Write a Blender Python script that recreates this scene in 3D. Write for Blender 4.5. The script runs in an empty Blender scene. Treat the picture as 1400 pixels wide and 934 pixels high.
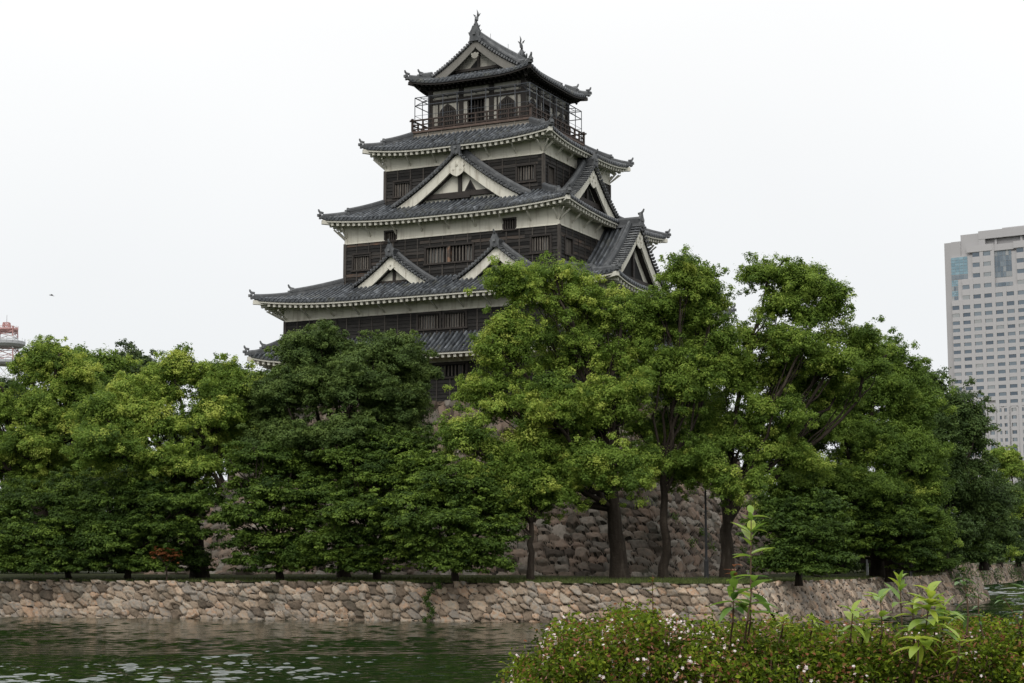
import bpy, math
import numpy as np
from mathutils import Vector, Matrix
rad = math.radians
scene = bpy.context.scene
COL = scene.collection

# ---------------------------------------------------------------- camera
F_PX, PITCH = 2354.4, 0.1264
cam_d = bpy.data.cameras.new("camera")
cam_d.sensor_width = 36.0
cam_d.lens = F_PX / 1400.0 * 36.0
cam_d.clip_start, cam_d.clip_end = 0.1, 6000.0
cam = bpy.data.objects.new("camera", cam_d)
cam.location = (0, 0, 0)                 # eye height is z = 0; the water lies at z = -3
cam.rotation_euler = (math.pi / 2 + PITCH, 0, 0)
COL.objects.link(cam)
scene.camera = cam

# ---------------------------------------------------------------- sky (overcast), sun, exposure
SUN_EL, SUN_AZ = rad(44), rad(196)       # azimuth clockwise from +y (north)
world = bpy.data.worlds.new("World")
scene.world = world
world.use_nodes = True
wn, wl = world.node_tree.nodes, world.node_tree.links
bg = wn["Background"]
bg.inputs["Strength"].default_value = 0.1
sky = wn.new("ShaderNodeTexSky")
sky.sky_type = 'NISHITA'
sky.sun_disc = False
sky.sun_elevation = SUN_EL
sky.sun_rotation = SUN_AZ
sky.air_density, sky.dust_density = 1.0, 4.0
geo = wn.new("ShaderNodeTexCoord")
sep = wn.new("ShaderNodeSeparateXYZ")
wl.new(geo.outputs["Generated"], sep.inputs[0])
ramp = wn.new("ShaderNodeValToRGB")      # cloud deck: dimmer and bluer low down, brighter overhead
ce = ramp.color_ramp.elements
ce[0].position, ce[0].color = 0.0, (0.80, 0.825, 0.85, 1)
ce[1].position, ce[1].color = 1.0, (1.0, 1.0, 1.0, 1)
for ps, cc in ((0.16, (0.86, 0.875, 0.885, 1)), (0.30, (0.945, 0.948, 0.945, 1))):
    e_ = ce.new(ps); e_.color = cc
wl.new(sep.outputs["Z"], ramp.inputs[0])
cn = wn.new("ShaderNodeTexNoise")
cn.inputs["Scale"].default_value = 2.2
cn.inputs["Detail"].default_value = 4.0
cn.inputs["Roughness"].default_value = 0.45
wl.new(geo.outputs["Generated"], cn.inputs["Vector"])
mr = wn.new("ShaderNodeMapRange")
mr.inputs["From Min"].default_value, mr.inputs["From Max"].default_value = 0.3, 0.7
mr.inputs["To Min"].default_value, mr.inputs["To Max"].default_value = 10.65, 11.45
wl.new(cn.outputs["Fac"], mr.inputs["Value"])
gz = wn.new("ShaderNodeMapRange")        # overcast luminance grows towards the zenith
gz.inputs["From Min"].default_value, gz.inputs["From Max"].default_value = 0.3, 1.0
gz.inputs["To Min"].default_value, gz.inputs["To Max"].default_value = 1.0, 1.5
wl.new(sep.outputs["Z"], gz.inputs["Value"])
mu = wn.new("ShaderNodeMath"); mu.operation = 'MULTIPLY'
wl.new(mr.outputs[0], mu.inputs[0]); wl.new(gz.outputs[0], mu.inputs[1])
vs = wn.new("ShaderNodeVectorMath"); vs.operation = 'SCALE'
wl.new(ramp.outputs["Color"], vs.inputs[0]); wl.new(mu.outputs[0], vs.inputs["Scale"])
mx = wn.new("ShaderNodeMix"); mx.data_type = 'RGBA'
mx.inputs["Factor"].default_value = 0.94
wl.new(sky.outputs["Color"], mx.inputs[6]); wl.new(vs.outputs[0], mx.inputs[7])
wl.new(mx.outputs[2], bg.inputs["Color"])

sun_d = bpy.data.lights.new("sun", 'SUN')
sun_d.energy, sun_d.angle, sun_d.color = 1.4, rad(32), (1.0, 0.97, 0.92)
sun = bpy.data.objects.new("sun", sun_d)
sd = Vector((math.sin(SUN_AZ) * math.cos(SUN_EL), math.cos(SUN_AZ) * math.cos(SUN_EL), math.sin(SUN_EL)))
sun.rotation_euler = sd.to_track_quat('Z', 'Y').to_euler()
COL.objects.link(sun)

vsn = scene.view_settings
vsn.view_transform, vsn.look, vsn.exposure, vsn.gamma, vsn.use_curve_mapping = 'Standard', 'None', 0.0, 1.0, False
scene.display_settings.display_device = 'sRGB'
scene.render.engine = 'CYCLES'
cy = scene.cycles
cy.max_bounces, cy.diffuse_bounces, cy.glossy_bounces, cy.transmission_bounces, cy.transparent_max_bounces = 6, 3, 3, 4, 4
cy.use_denoising = True
cy.caustics_reflective = cy.caustics_refractive = False

# ---------------------------------------------------------------- helpers
def ray(px, py):
    X = (px - 700) / F_PX; Z = -(py - 467) / F_PX
    return np.array([X, math.cos(PITCH) - Z * math.sin(PITCH), math.sin(PITCH) + Z * math.cos(PITCH)])
def at(px, py, y):
    """the point y metres away that stands in this direction of the survey photograph"""
    r = ray(px, py); return r * (y / r[1])

def tag(o, label=None, cat=None, group=None, kind=None):
    if label: o["label"] = label
    if cat: o["category"] = cat
    if group: o["group"] = group
    if kind: o["kind"] = kind
    return o
def empty(name, loc=(0, 0, 0), rz=0.0):
    o = bpy.data.objects.new(name, None)
    o.location = loc; o.rotation_euler = (0, 0, rz); o.empty_display_size = 0.5
    COL.objects.link(o); return o

class MB:
    """collects pieces and links them as one mesh; every face can carry a value called tint"""
    def __init__(s): s.V = []; s.F = []; s.T = []; s.n = 0
    def add(s, V, F, tint=0.5):
        V = np.asarray(V, float).reshape(-1, 3)
        if isinstance(F, np.ndarray):
            s.F.append(F + s.n); m = len(F)
        else:
            m = len(F); by = {}
            order = []
            for i, f in enumerate(F): by.setdefault(len(f), []).append(f)
            if len(by) > 1 and np.ndim(tint) > 0: tint = float(np.mean(tint))
            for k in by: s.F.append(np.array(by[k], int) + s.n)
        s.V.append(V); s.n += len(V)
        s.T.append(np.full(m, tint, float) if np.ndim(tint) == 0 else np.asarray(tint, float))
        return s
    def box(s, c, h, R=None, tint=0.5):
        c = np.asarray(c, float); h = np.asarray(h, float)
        S = np.array([[-1,-1,-1],[1,-1,-1],[1,1,-1],[-1,1,-1],[-1,-1,1],[1,-1,1],[1,1,1],[-1,1,1]], float) * h
        if R is not None: S = S @ np.asarray(R, float).T
        return s.add(S + c, np.array([[0,3,2,1],[4,5,6,7],[0,1,5,4],[1,2,6,5],[2,3,7,6],[3,0,4,7]]), tint)
    def box2(s, a, b, tint=0.5):
        a = np.minimum(a, b); b2 = np.maximum(a, b)
        a = np.asarray(a, float); b = np.asarray(b, float)
        return s.box((a + b) / 2, np.abs(b - a) / 2, None, tint)
    def bar(s, p, q, w, h, up=(0, 0, 1), tint=0.5):
        p, q = np.asarray(p, float), np.asarray(q, float)
        d = q - p; L = np.linalg.norm(d)
        if L < 1e-6: return s
        d /= L; sd_ = np.cross(d, up)
        if np.linalg.norm(sd_) < 1e-4: sd_ = np.cross(d, (0, 1, 0))
        sd_ /= np.linalg.norm(sd_); u2 = np.cross(sd_, d)
        return s.box((p + q) / 2, (L / 2, w / 2, h / 2), np.stack([d, sd_, u2], 1), tint)
    def tube(s, P, r, n=6, tint=0.5, cap=True):
        P = np.asarray(P, float); m = len(P); r = np.broadcast_to(np.asarray(r, float), (m,))
        T = np.gradient(P, axis=0); T /= np.linalg.norm(T, axis=1)[:, None] + 1e-12
        ref = np.array([0, 0, 1.0]) if abs(T[:, 2]).mean() < 0.9 else np.array([1.0, 0, 0])
        A = np.cross(T, ref); A /= np.linalg.norm(A, axis=1)[:, None] + 1e-12
        B = np.cross(A, T)
        th = np.arange(n) * 2 * math.pi / n
        V = P[:, None] + r[:, None, None] * (np.cos(th)[None, :, None] * A[:, None] + np.sin(th)[None, :, None] * B[:, None])
        i = np.arange(m - 1)[:, None] * n; j = np.arange(n)[None]; k = (j + 1) % n
        F = np.stack([i + j, i + n + j, i + n + k, i + k], -1).reshape(-1, 4)
        s.add(V, F, tint)
        if cap:
            for e, o in ((0, list(range(n))[::-1]), (m - 1, list(range(n)))):
                s.add(V[e], [o[::-1]], tint)
        return s
    def sweep(s, P, prof, up=(0, 0, 1), tint=0.5, cap=True):
        P = np.asarray(P, float); prof = np.asarray(prof, float); m, n = len(P), len(prof)
        T = np.gradient(P, axis=0); T /= np.linalg.norm(T, axis=1)[:, None] + 1e-12
        A = np.cross(T, np.asarray(up, float)); A /= np.linalg.norm(A, axis=1)[:, None] + 1e-12
        U = np.cross(A, T)
        V = P[:, None] + prof[None, :, 0, None] * A[:, None] + prof[None, :, 1, None] * U[:, None]
        i = np.arange(m - 1)[:, None] * n; j = np.arange(n)[None]; k = (j + 1) % n
        s.add(V, np.stack([i + j, i + k, i + n + k, i + n + j], -1).reshape(-1, 4), tint)
        if cap: s.add(V[0], [list(range(n))[::-1]], tint); s.add(V[-1], [list(range(n))], tint)
        return s
    def grid(s, V, tint=0.5, flip=False):
        a, b = V.shape[:2]
        i = np.arange(a - 1)[:, None] * b; j = np.arange(b - 1)[None]
        F = np.stack([i + j, i + j + 1, i + b + j + 1, i + b + j], -1).reshape(-1, 4)
        if flip: F = F[:, ::-1]
        return s.add(V.reshape(-1, 3), F, tint)
    def prism(s, poly, M, depth, tint=0.5):
        """poly: outline in 2D; M: function (x, y, d) -> point; extruded from d=0 to d=depth"""
        n = len(poly)
        V = [M(x, y, 0.0) for x, y in poly] + [M(x, y, depth) for x, y in poly]
        F = [list(range(n))[::-1], list(range(n, 2 * n))] + [[i, (i + 1) % n, n + (i + 1) % n, n + i] for i in range(n)]
        return s.add(V, F, tint)
    def build(s, name, mat, parent=None, smooth=False, off=None, extra=None):
        n_own = sum(len(f) for f in s.F)
        if extra:                                               # further pieces of the same part in a second material
            for f in extra[0].F: s.F.append(f + s.n)
            s.V += extra[0].V; s.T += extra[0].T; s.n += extra[0].n
        me = bpy.data.meshes.new(name)
        V = np.concatenate(s.V)
        if off is not None: V = V - np.asarray(off)
        me.vertices.add(len(V)); me.vertices.foreach_set("co", V.astype(np.float32).ravel())
        nl = sum(f.size for f in s.F); nf = sum(len(f) for f in s.F)
        me.loops.add(nl); me.polygons.add(nf)
        me.loops.foreach_set("vertex_index", np.concatenate([f.ravel() for f in s.F]).astype(np.int32))
        ln = np.concatenate([np.full(len(f), f.shape[1]) for f in s.F])
        me.polygons.foreach_set("loop_start", (np.cumsum(ln) - ln).astype(np.int32))
        me.polygons.foreach_set("use_smooth", np.full(nf, bool(smooth)))
        a = me.attributes.new("tint", 'FLOAT', 'FACE')
        a.data.foreach_set("value", np.concatenate(s.T).astype(np.float32))
        me.materials.append(mat)
        if extra:
            me.materials.append(extra[1]); mi = np.zeros(nf, np.int32); mi[n_own:] = 1; me.polygons.foreach_set("material_index", mi)
        me.update(calc_edges=True)
        o = bpy.data.objects.new(name, me); COL.objects.link(o)
        if parent is not None: o.parent = parent
        return o

# ---------------------------------------------------------------- materials
def new_mat(name):
    m = bpy.data.materials.new(name); m.use_nodes = True
    return m, m.node_tree.nodes, m.node_tree.links, m.node_tree.nodes["Principled BSDF"]
def ramp_node(N, stops):
    r = N.new("ShaderNodeValToRGB"); e = r.color_ramp.elements
    e[0].position, e[0].color = stops[0][0], (*stops[0][1], 1)
    e[1].position, e[1].color = stops[-1][0], (*stops[-1][1], 1)
    for p, c in stops[1:-1]:
        x = e.new(p); x.color = (*c, 1)
    return r
def noise_node(N, L, scale, detail=4.0, vec_scale=None, rough=0.55):
    t = N.new("ShaderNodeTexNoise"); t.inputs["Scale"].default_value = scale
    t.inputs["Detail"].default_value = detail; t.inputs["Roughness"].default_value = rough
    c = N.new("ShaderNodeTexCoord"); src = c.outputs["Object"]
    if vec_scale:
        mp = N.new("ShaderNodeMapping"); mp.inputs["Scale"].default_value = vec_scale
        L.new(src, mp.inputs[0]); src = mp.outputs[0]
    L.new(src, t.inputs["Vector"]); return t
def surface(name, stops, noise=1.0, vec=None, amount=0.5, rough=0.7, bump=0.0, bump_scale=8.0, spec=0.3, metal=0.0, stain=None):
    """colour = ramp(tint mixed with noise); stain=(colour, scale, vec, lo, hi) lays streaks over it"""
    m, N, L, P = new_mat(name)
    a = N.new("ShaderNodeAttribute"); a.attribute_name = "tint"
    t = noise_node(N, L, noise, 5.0, vec)
    ma = N.new("ShaderNodeMath"); ma.operation = 'MULTIPLY_ADD'       # tint + (noise-0.5)*amount
    sb = N.new("ShaderNodeMath"); sb.operation = 'SUBTRACT'; sb.inputs[1].default_value = 0.5
    L.new(t.outputs["Fac"], sb.inputs[0]); L.new(sb.outputs[0], ma.inputs[0])
    ma.inputs[1].default_value = amount * 2; L.new(a.outputs["Fac"], ma.inputs[2])
    r = ramp_node(N, stops); L.new(ma.outputs[0], r.inputs[0])
    out = r.outputs["Color"]
    if stain:
        sc_, ss, sv, lo, hi = stain
        t2 = noise_node(N, L, ss, 6.0, sv, 0.65)
        mr_ = N.new("ShaderNodeMapRange"); mr_.inputs["From Min"].default_value = lo; mr_.inputs["From Max"].default_value = hi
        L.new(t2.outputs["Fac"], mr_.inputs["Value"])
        mxn = N.new("ShaderNodeMix"); mxn.data_type = 'RGBA'
        L.new(mr_.outputs[0], mxn.inputs["Factor"]); L.new(out, mxn.inputs[6]); mxn.inputs[7].default_value = (*sc_, 1)
        out = mxn.outputs[2]
    L.new(out, P.inputs["Base Color"])
    P.inputs["Roughness"].default_value = rough; P.inputs["Specular IOR Level"].default_value = spec
    P.inputs["Metallic"].default_value = metal
    if bump:
        t3 = noise_node(N, L, bump_scale, 6.0)
        b = N.new("ShaderNodeBump"); b.inputs["Strength"].default_value = bump; b.inputs["Distance"].default_value = 0.05
        L.new(t3.outputs["Fac"], b.inputs["Height"]); L.new(b.outputs[0], P.inputs["Normal"])
    return m
def leaf_mat(name, stops, trans=0.25, rough=0.5, spec=0.35):
    m, N, L, P = new_mat(name)
    a = N.new("ShaderNodeAttribute"); a.attribute_name = "tint"
    r = ramp_node(N, stops); L.new(a.outputs["Fac"], r.inputs[0])
    L.new(r.outputs["Color"], P.inputs["Base Color"])
    P.inputs["Roughness"].default_value = rough; P.inputs["Specular IOR Level"].default_value = spec
    tr = N.new("ShaderNodeBsdfTranslucent")
    hs = N.new("ShaderNodeHueSaturation"); hs.inputs["Hue"].default_value = 0.49; hs.inputs["Value"].default_value = 1.3
    L.new(r.outputs["Color"], hs.inputs["Color"]); L.new(hs.outputs[0], tr.inputs["Color"])
    ms = N.new("ShaderNodeMixShader"); ms.inputs[0].default_value = trans
    L.new(P.outputs[0], ms.inputs[1]); L.new(tr.outputs[0], ms.inputs[2])
    L.new(ms.outputs[0], N["Material Output"].inputs["Surface"])
    return m

M = {}
M['tile'] = surface("roof_tile", [(0, (.016, .018, .020)), (.3, (.035, .039, .044)), (.6, (.072, .080, .089)), (1, (.20, .216, .235))], 2.0, None, .35, .45, .3, 12, .5,
                    stain=((.10, .10, .075), 1.1, None, .56, .75))
M['ridge'] = surface("ridge_tile", [(0, (.030, .032, .034)), (.5, (.072, .076, .080)), (1, (.20, .205, .205))], 2.5, None, .45, .6, .4, 9, .4)
M['plaster'] = surface("white_plaster", [(0, (.44, .42, .35)), (.5, (.63, .605, .52)), (1, (.72, .70, .61))], .8, (1, 1, .5), .40, .85, .1, 6, .2,
                       stain=((.27, .235, .18), 1.9, (1.6, 1.6, .20), .52, .82))
M['dimplaster'] = surface("dimmed_plaster", [(0, (.26, .25, .215)), (.5, (.40, .385, .34)), (1, (.52, .50, .44))], 1.2, (1, 1, .4), .45, .85, .1, 6, .2,
                       stain=((.12, .105, .085), 2.2, (1.4, 1.4, .25), .5, .78))  # streaked; base tone lowered to suggest dimming by the unmodelled safety net
M['rafter'] = surface("plastered_rafter", [(0, (.45, .43, .36)), (1, (.68, .66, .58))], 2.0, None, .3, .85, .1, 8, .2)
M['barge'] = surface("grey_bargeboard", [(0, (.17, .162, .145)), (1, (.33, .318, .29))], 1.6, (1, 1, .5), .4, .85, .1, 8, .2)
M['wood'] = surface("dark_board", [(0, (.006, .0057, .0054)), (.4, (.016, .0148, .0135)), (.7, (.038, .035, .032)), (.86, (.072, .056, .045)), (1, (.17, .095, .062))], 3.0, (.5, .5, 4), .36, .75, .35, 10, .25)
M['batten'] = surface("weathered_batten", [(0, (.032, .029, .026)), (1, (.11, .097, .086))], 4.0, (2, 2, .5), .5, .8, .2, 12, .2)
M['timber'] = surface("brown_timber", [(0, (.015, .0135, .0125)), (.6, (.036, .030, .026)), (.9, (.075, .058, .047)), (1, (.22, .13, .085))], 3.0, None, .4, .7, .2, 10, .3)
M['copper'] = surface("red_brown_rail", [(0, (.026, .019, .016)), (.6, (.052, .037, .030)), (1, (.13, .09, .072))], 3.0, None, .35, .7, .1, 10, .3)
M['greyboard'] = surface("grey_board", [(0, (.09, .08, .065)), (1, (.26, .235, .20))], 3.0, (.6, .6, 3), .5, .85, .2, 10, .2)
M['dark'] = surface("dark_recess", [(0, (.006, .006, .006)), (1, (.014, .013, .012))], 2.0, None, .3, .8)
M['pane'] = surface("paper_pane", [(0, (.10, .10, .095)), (1, (.32, .32, .30))], 2.0, None, .3, .4, 0, 1, .5)
M['bar'] = surface("window_bar", [(0, (.045, .04, .036)), (1, (.17, .15, .13))], 4.0, (2, 2, .6), .5, .8, .2, 12, .2)
M['pipe'] = surface("steel_pipe", [(0, (.05, .055, .065)), (1, (.12, .13, .145))], 3.0, None, .3, .5, 0, 1, .5, .3)
# ================================================================ castle keep
PHI = 0.464
KC = np.array([-0.9008, 120.0]); ZB = 10.25
keep = empty("castle_keep", (KC[0], KC[1], ZB), -PHI)
tag(keep, "five storey castle keep of black boards, white plaster and grey tiled roofs", "castle")
rng = np.random.default_rng(7)
OFF = (0, 0, ZB)
def cb(mb, name, mat, parent=keep, smooth=False, extra=None): return mb.build(name, M[mat], parent, smooth, OFF, extra)
SIDES = 'FRBL'
def smap(k):
    return {'F': lambda t, n, z: np.array([t, -n, z]), 'R': lambda t, n, z: np.array([n, t, z]),
            'B': lambda t, n, z: np.array([-t, n, z]), 'L': lambda t, n, z: np.array([-n, -t, z])}[k]
def sarr(k, T, Nn, Z):
    T, Nn, Z = np.broadcast_arrays(np.asarray(T, float), np.asarray(Nn, float), np.asarray(Z, float))
    if k == 'F': return np.stack([T, -Nn, Z], -1)
    if k == 'R': return np.stack([Nn, T, Z], -1)
    if k == 'B': return np.stack([-T, Nn, Z], -1)
    return np.stack([-Nn, -T, Z], -1)
def sbox(mb, k, t0, t1, n0, n1, z0, z1, tint=.5):
    m = smap(k); a = m(t0, n0, z0); b = m(t1, n1, z1)
    mb.box((a + b) / 2, np.abs(b - a) / 2, None, tint)

RIB = [(-.5, -.045), (-.31, -.03), (-.29, .0), (-.24, .07), (-.12, .115), (0, .13), (.12, .115), (.24, .07), (.29, .0), (.31, -.03)]
RP = 0.335
RSH = np.array([-.24, -.22, -.05, .08, .14, .14, .08, -.05, -.22, -.24])   # tint darkens pans and lightens cover tiles to strengthen the rib relief
def rib_columns(T):
    n = int(round(2 * T / RP)); P = 2 * T / n
    t, h, c = [], [], []
    for i in range(n):
        for o, hh in RIB:
            t.append(-T + (i + .5 + o) * P); h.append(hh); c.append(i)
    t.append(T); h.append(-.03); c.append(n - 1)
    return np.array(t), np.array(h), np.array(c), P, n

def ridge_end(mb, pos, d, w=.5, h=.6, horn=.5):
    """demon tile plate facing d with its upturned horn"""
    d = np.array([d[0], d[1], 0.0]); d /= np.linalg.norm(d); s_ = np.array([d[1], -d[0], 0.0])
    poly = [(-.55 * w, -.1), (.55 * w, -.1), (.5 * w, .25 * h), (.62 * w, .45 * h), (.36 * w, .72 * h), (.2 * w, h), (-.2 * w, h), (-.36 * w, .72 * h), (-.62 * w, .45 * h), (-.5 * w, .25 * h)]
    mb.prism(poly, lambda x, y, q: pos + s_ * x + np.array([0, 0, y]) + d * q, .14, .55)
    mb.box(pos + np.array([0, 0, .42 * h]) + d * .17, (.09, .09, .09), None, .7)
    if horn:
        z = np.array([0, 0, 1.0]); p0 = pos + z * h * .93 - d * .15
        mb.tube([p0, p0 + d * .25 + z * .05, p0 + d * (.25 + horn * .5) + z * (.1 + horn * .28), p0 + d * (.25 + horn * .8) + z * (.16 + horn * .72)], [.085, .085, .075, .05], 7, .6)

class Skirt:
    def __init__(s, A, B, a, b, ze, zt, lift, L):
        s.A, s.B, s.a, s.b, s.ze, s.zt, s.lift, s.L = A, B, a, b, ze, zt, lift, L
    def dims(s, k): return (s.A, s.a, s.B, s.b) if k in 'FB' else (s.B, s.b, s.A, s.a)
    def lf(s, c): return s.lift * np.clip(1 - c / s.L, 0, 1) ** 2.3
    def prof(s, q): return q * (.84 + .16 * q)
    def z(s, k, t, q):
        T, ti, N, ni = s.dims(k)
        return s.ze + (s.zt - s.ze) * s.prof(q) + s.lf((T - np.abs(t)) / (T - ti)) * (1 - q)

def tiled_skirt(sk, name_label, wood=False, rows=None, gables=()):
    roof = MB(); fas = MB(); raf = MB(); sof = MB()
    for k in SIDES:
        T, ti, N, ni = sk.dims(k)
        t, h, c, P, n = rib_columns(T)
        nr = rows or max(5, int((N - ni) / .3))
        smax = np.where(np.abs(t) <= ti, 1.0, np.clip((T - np.abs(t)) / (T - ti), 0.0, 1))
        J = np.linspace(0, 1, nr + 1)
        q = smax[:, None] * J[None]
        zz = sk.z(k, t[:, None], q) + h[:, None] - .018 * 0
        zz[smax < .02] = sk.z(k, t[:, None], q)[smax < .02]
        V = sarr(k, t[:, None] + 0 * q, N + (ni - N) * q, zz)
        tile_c = rng.normal(.46, .13, (n, nr)); tile_c += rng.normal(0, .05, (n, 1))
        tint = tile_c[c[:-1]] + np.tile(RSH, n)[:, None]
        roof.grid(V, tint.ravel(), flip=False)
        # eave edge: the front of the tiles
        E0 = V[:, 0]; E1 = E0.copy(); E1[:, 2] = sk.z(k, t, 0 * t) - .13
        roof.grid(np.stack([E1, E0], 1), .3)
        m = smap(k)
        for i in range(n):                                   # round end tiles
            tc = -T + (i + .5) * P
            zc = float(sk.z(k, tc, 0.0)) + .0
            pt = m(tc, N - .02, zc); dv = m(0, 1, 0)
            roof.tube([pt, pt + dv * .06], [.095, .095], 7, .42 + .2 * rng.random())
        # under the eave
        ts = np.linspace(-T + .12, T - .12, 61)
        zl = sk.z(k, ts, 0 * ts)
        d_, f_ = (.16, .12)
        nn = N - .10 - .02 * 0
        for lo, hi, n0, n1 in ((-.13 - f_, -.135, N - .16, N - .06),):
            V = np.stack([sarr(k, ts, n1, zl + hi), sarr(k, ts, n1, zl + lo), sarr(k, ts, n0, zl + lo), sarr(k, ts, n0, zl + hi), sarr(k, ts, n1, zl + hi)], 1)
            fas.grid(V, .75, flip=True)
        rise = .22
        tw = ts * (ni + .02) / N if False else ts
        Vs = np.stack([sarr(k, ts, N - .15, zl - .2), sarr(k, np.clip(ts, -ti - .3, ti + .3), ni - .05, sk.ze - .2 + rise * (N - ni) + 0 * ts)], 1)
        sof.grid(Vs, .45, flip=False)
        nrf = int(2 * T / .43); pr = 2 * T / nrf
        for i in range(nrf):
            tc = -T + (i + .5) * pr
            if abs(tc) > T - .3: continue
            z0 = float(sk.z(k, tc, 0.0)) - .36
            ne = N - .17
            # inner end: at the wall, or at the hip line
            over = max(0.0, (abs(tc) - ti) / (T - ti)) if T > ti else 0
            nin = ni + (N - ni) * over if abs(tc) > ti else ni
            if ne - nin < .25: continue
            fr = (ne - nin) / (N - ni)
            z1 = sk.ze - .36 + rise * (ne - nin) + (z0 - sk.ze + .36) * (1 - fr)
            raf.bar(m(tc, ne, z0), m(tc, nin, z1), .19, .20, tint=.55 + .4 * rng.random())
    o = cb(roof, "tiled_roof", 'tile', smooth=True)
    o["label"] = name_label
    cb(fas, "eave_fascia", 'timber' if wood else 'rafter', o)
    cb(sof, "eave_soffit", 'timber' if wood else 'plaster', o)
    cb(raf, "eave_rafters", 'timber' if wood else 'rafter', o)
    # hip ridges
    for su, sv in ((1, -1), (-1, -1), (1, 1), (-1, 1)):
        hm = MB(); q = np.linspace(0, 1, 13)
        P = np.stack([su * (sk.A + (sk.a - sk.A) * q), sv * (sk.B + (sk.b - sk.B) * q), sk.ze + (sk.zt - sk.ze) * sk.prof(q) + sk.lf(q) * (1 - q)], 1)
        d = np.array([su * (sk.A - sk.a), sv * (sk.B - sk.b)]); d = d / np.linalg.norm(d)
        tip = P[0] + np.array([d[0] * .12, d[1] * .12, .05])
        Q = np.vstack([tip, P])
        hm.sweep(Q, [(-.15, -.05), (-.15, .2), (-.07, .3), (.07, .3), (.15, .2), (.15, -.05)], tint=.5)
        L_ = np.linalg.norm(P[-1] - P[0]); up0 = .36
        up = P[q >= up0]
        hm.sweep(up + np.array([0, 0, .22]), [(-.17, 0), (-.17, .17), (-.08, .27), (.08, .27), (.17, .17), (.17, 0)], tint=.45)
        ridge_end(hm, up[0] + np.array([0, 0, .1]), d, .42, .42, .20 if sk.A > 13 else 0)
        ridge_end(hm, tip + np.array([0, 0, 0.0]), d, .28, .34, .13)
        cb(hm, "hip_ridge", 'ridge', o)
        if not wood:                                          # white plastered corner rafter under the tip
            cr = MB(); p0 = P[0] + np.array([d[0] * .08, d[1] * .08, -.27]); p1 = np.array([su * sk.a, sv * sk.b, sk.ze - .1])
            cr.bar(p0, p1, .26, .28, tint=.7); cb(cr, "corner_rafter", 'rafter', o)
        else:
            cr = MB(); p0 = P[0] + np.array([d[0] * .05, d[1] * .05, -.25]); p1 = np.array([su * sk.a, sv * sk.b, sk.ze - .1])
            cr.bar(p0, p1, .24, .26, tint=.4); cb(cr, "corner_rafter", 'timber', o)
    return o

def wall_boards(a, b, z0, z1, holes, bh=.235, mat='wood', name="board_wall", redness=0.0, bat=.985):
    """lapped horizontal boards on four sides, left open where the windows are; vertical battens over them"""
    wb = MB(); bt = MB()
    nb = max(1, int(round((z1 - z0) / bh))); hgt = (z1 - z0) / nb
    for k in SIDES:
        T, N = (a, b) if k in 'FB' else (b, a)
        hs = [h for h in holes if h[0] == k]
        for i in range(nb):
            za, zb_ = z0 + i * hgt, z0 + (i + 1) * hgt
            zc = (za + zb_) / 2
            cuts = sorted((h[1], h[2]) for h in hs if h[3] < zc < h[4])
            segs, x = [], -T
            for c0, c1 in cuts: segs.append((x, c0)); x = c1
            segs.append((x, T))
            for s0, s1 in segs:
                x = s0
                while x < s1 - .01:
                    x2 = min(s1, x + 1.97 * rng.integers(1, 3))
                    if s1 - x2 < .4: x2 = s1
                    lap = .035 + .012 * rng.random(); tn = rng.normal(.42, .13)
                    if redness and rng.random() < redness * (1.6 if i > nb * .55 else .5): tn += .38 * rng.random()
                    V = np.array([[sarr(k, x, N + lap, za - .012), sarr(k, x2, N + lap, za - .012)], [sarr(k, x, N, zb_), sarr(k, x2, N, zb_)]])
                    wb.grid(V, tn)
                    wb.grid(np.array([[sarr(k, x, N - .02, za - .012), sarr(k, x2, N - .02, za - .012)], [sarr(k, x, N + lap, za - .012), sarr(k, x2, N + lap, za - .012)]]), tn)
                    x = x2
        nbt = int(round(2 * T / bat))
        for i in range(nbt + 1):
            t = -T + i * 2 * T / nbt
            w = .11 if i in (0, nbt) else .032
            zs = [(z0, z1)]
            for h in hs:
                if h[1] - .02 < t < h[2] + .02:
                    zs = [(p, q) for (x0, x1) in zs for (p, q) in ((x0, min(x1, h[3])), (max(x0, h[4]), x1)) if q - p > .05]
            for p, q in zs: sbox(bt, k, t - w, t + w, N - .03, N + (.085 if i in (0, nbt) else .062), p, q, .2 + .6 * rng.random())
    o = cb(wb, name, mat, extra=(bt, M['batten']))
    return o

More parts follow.
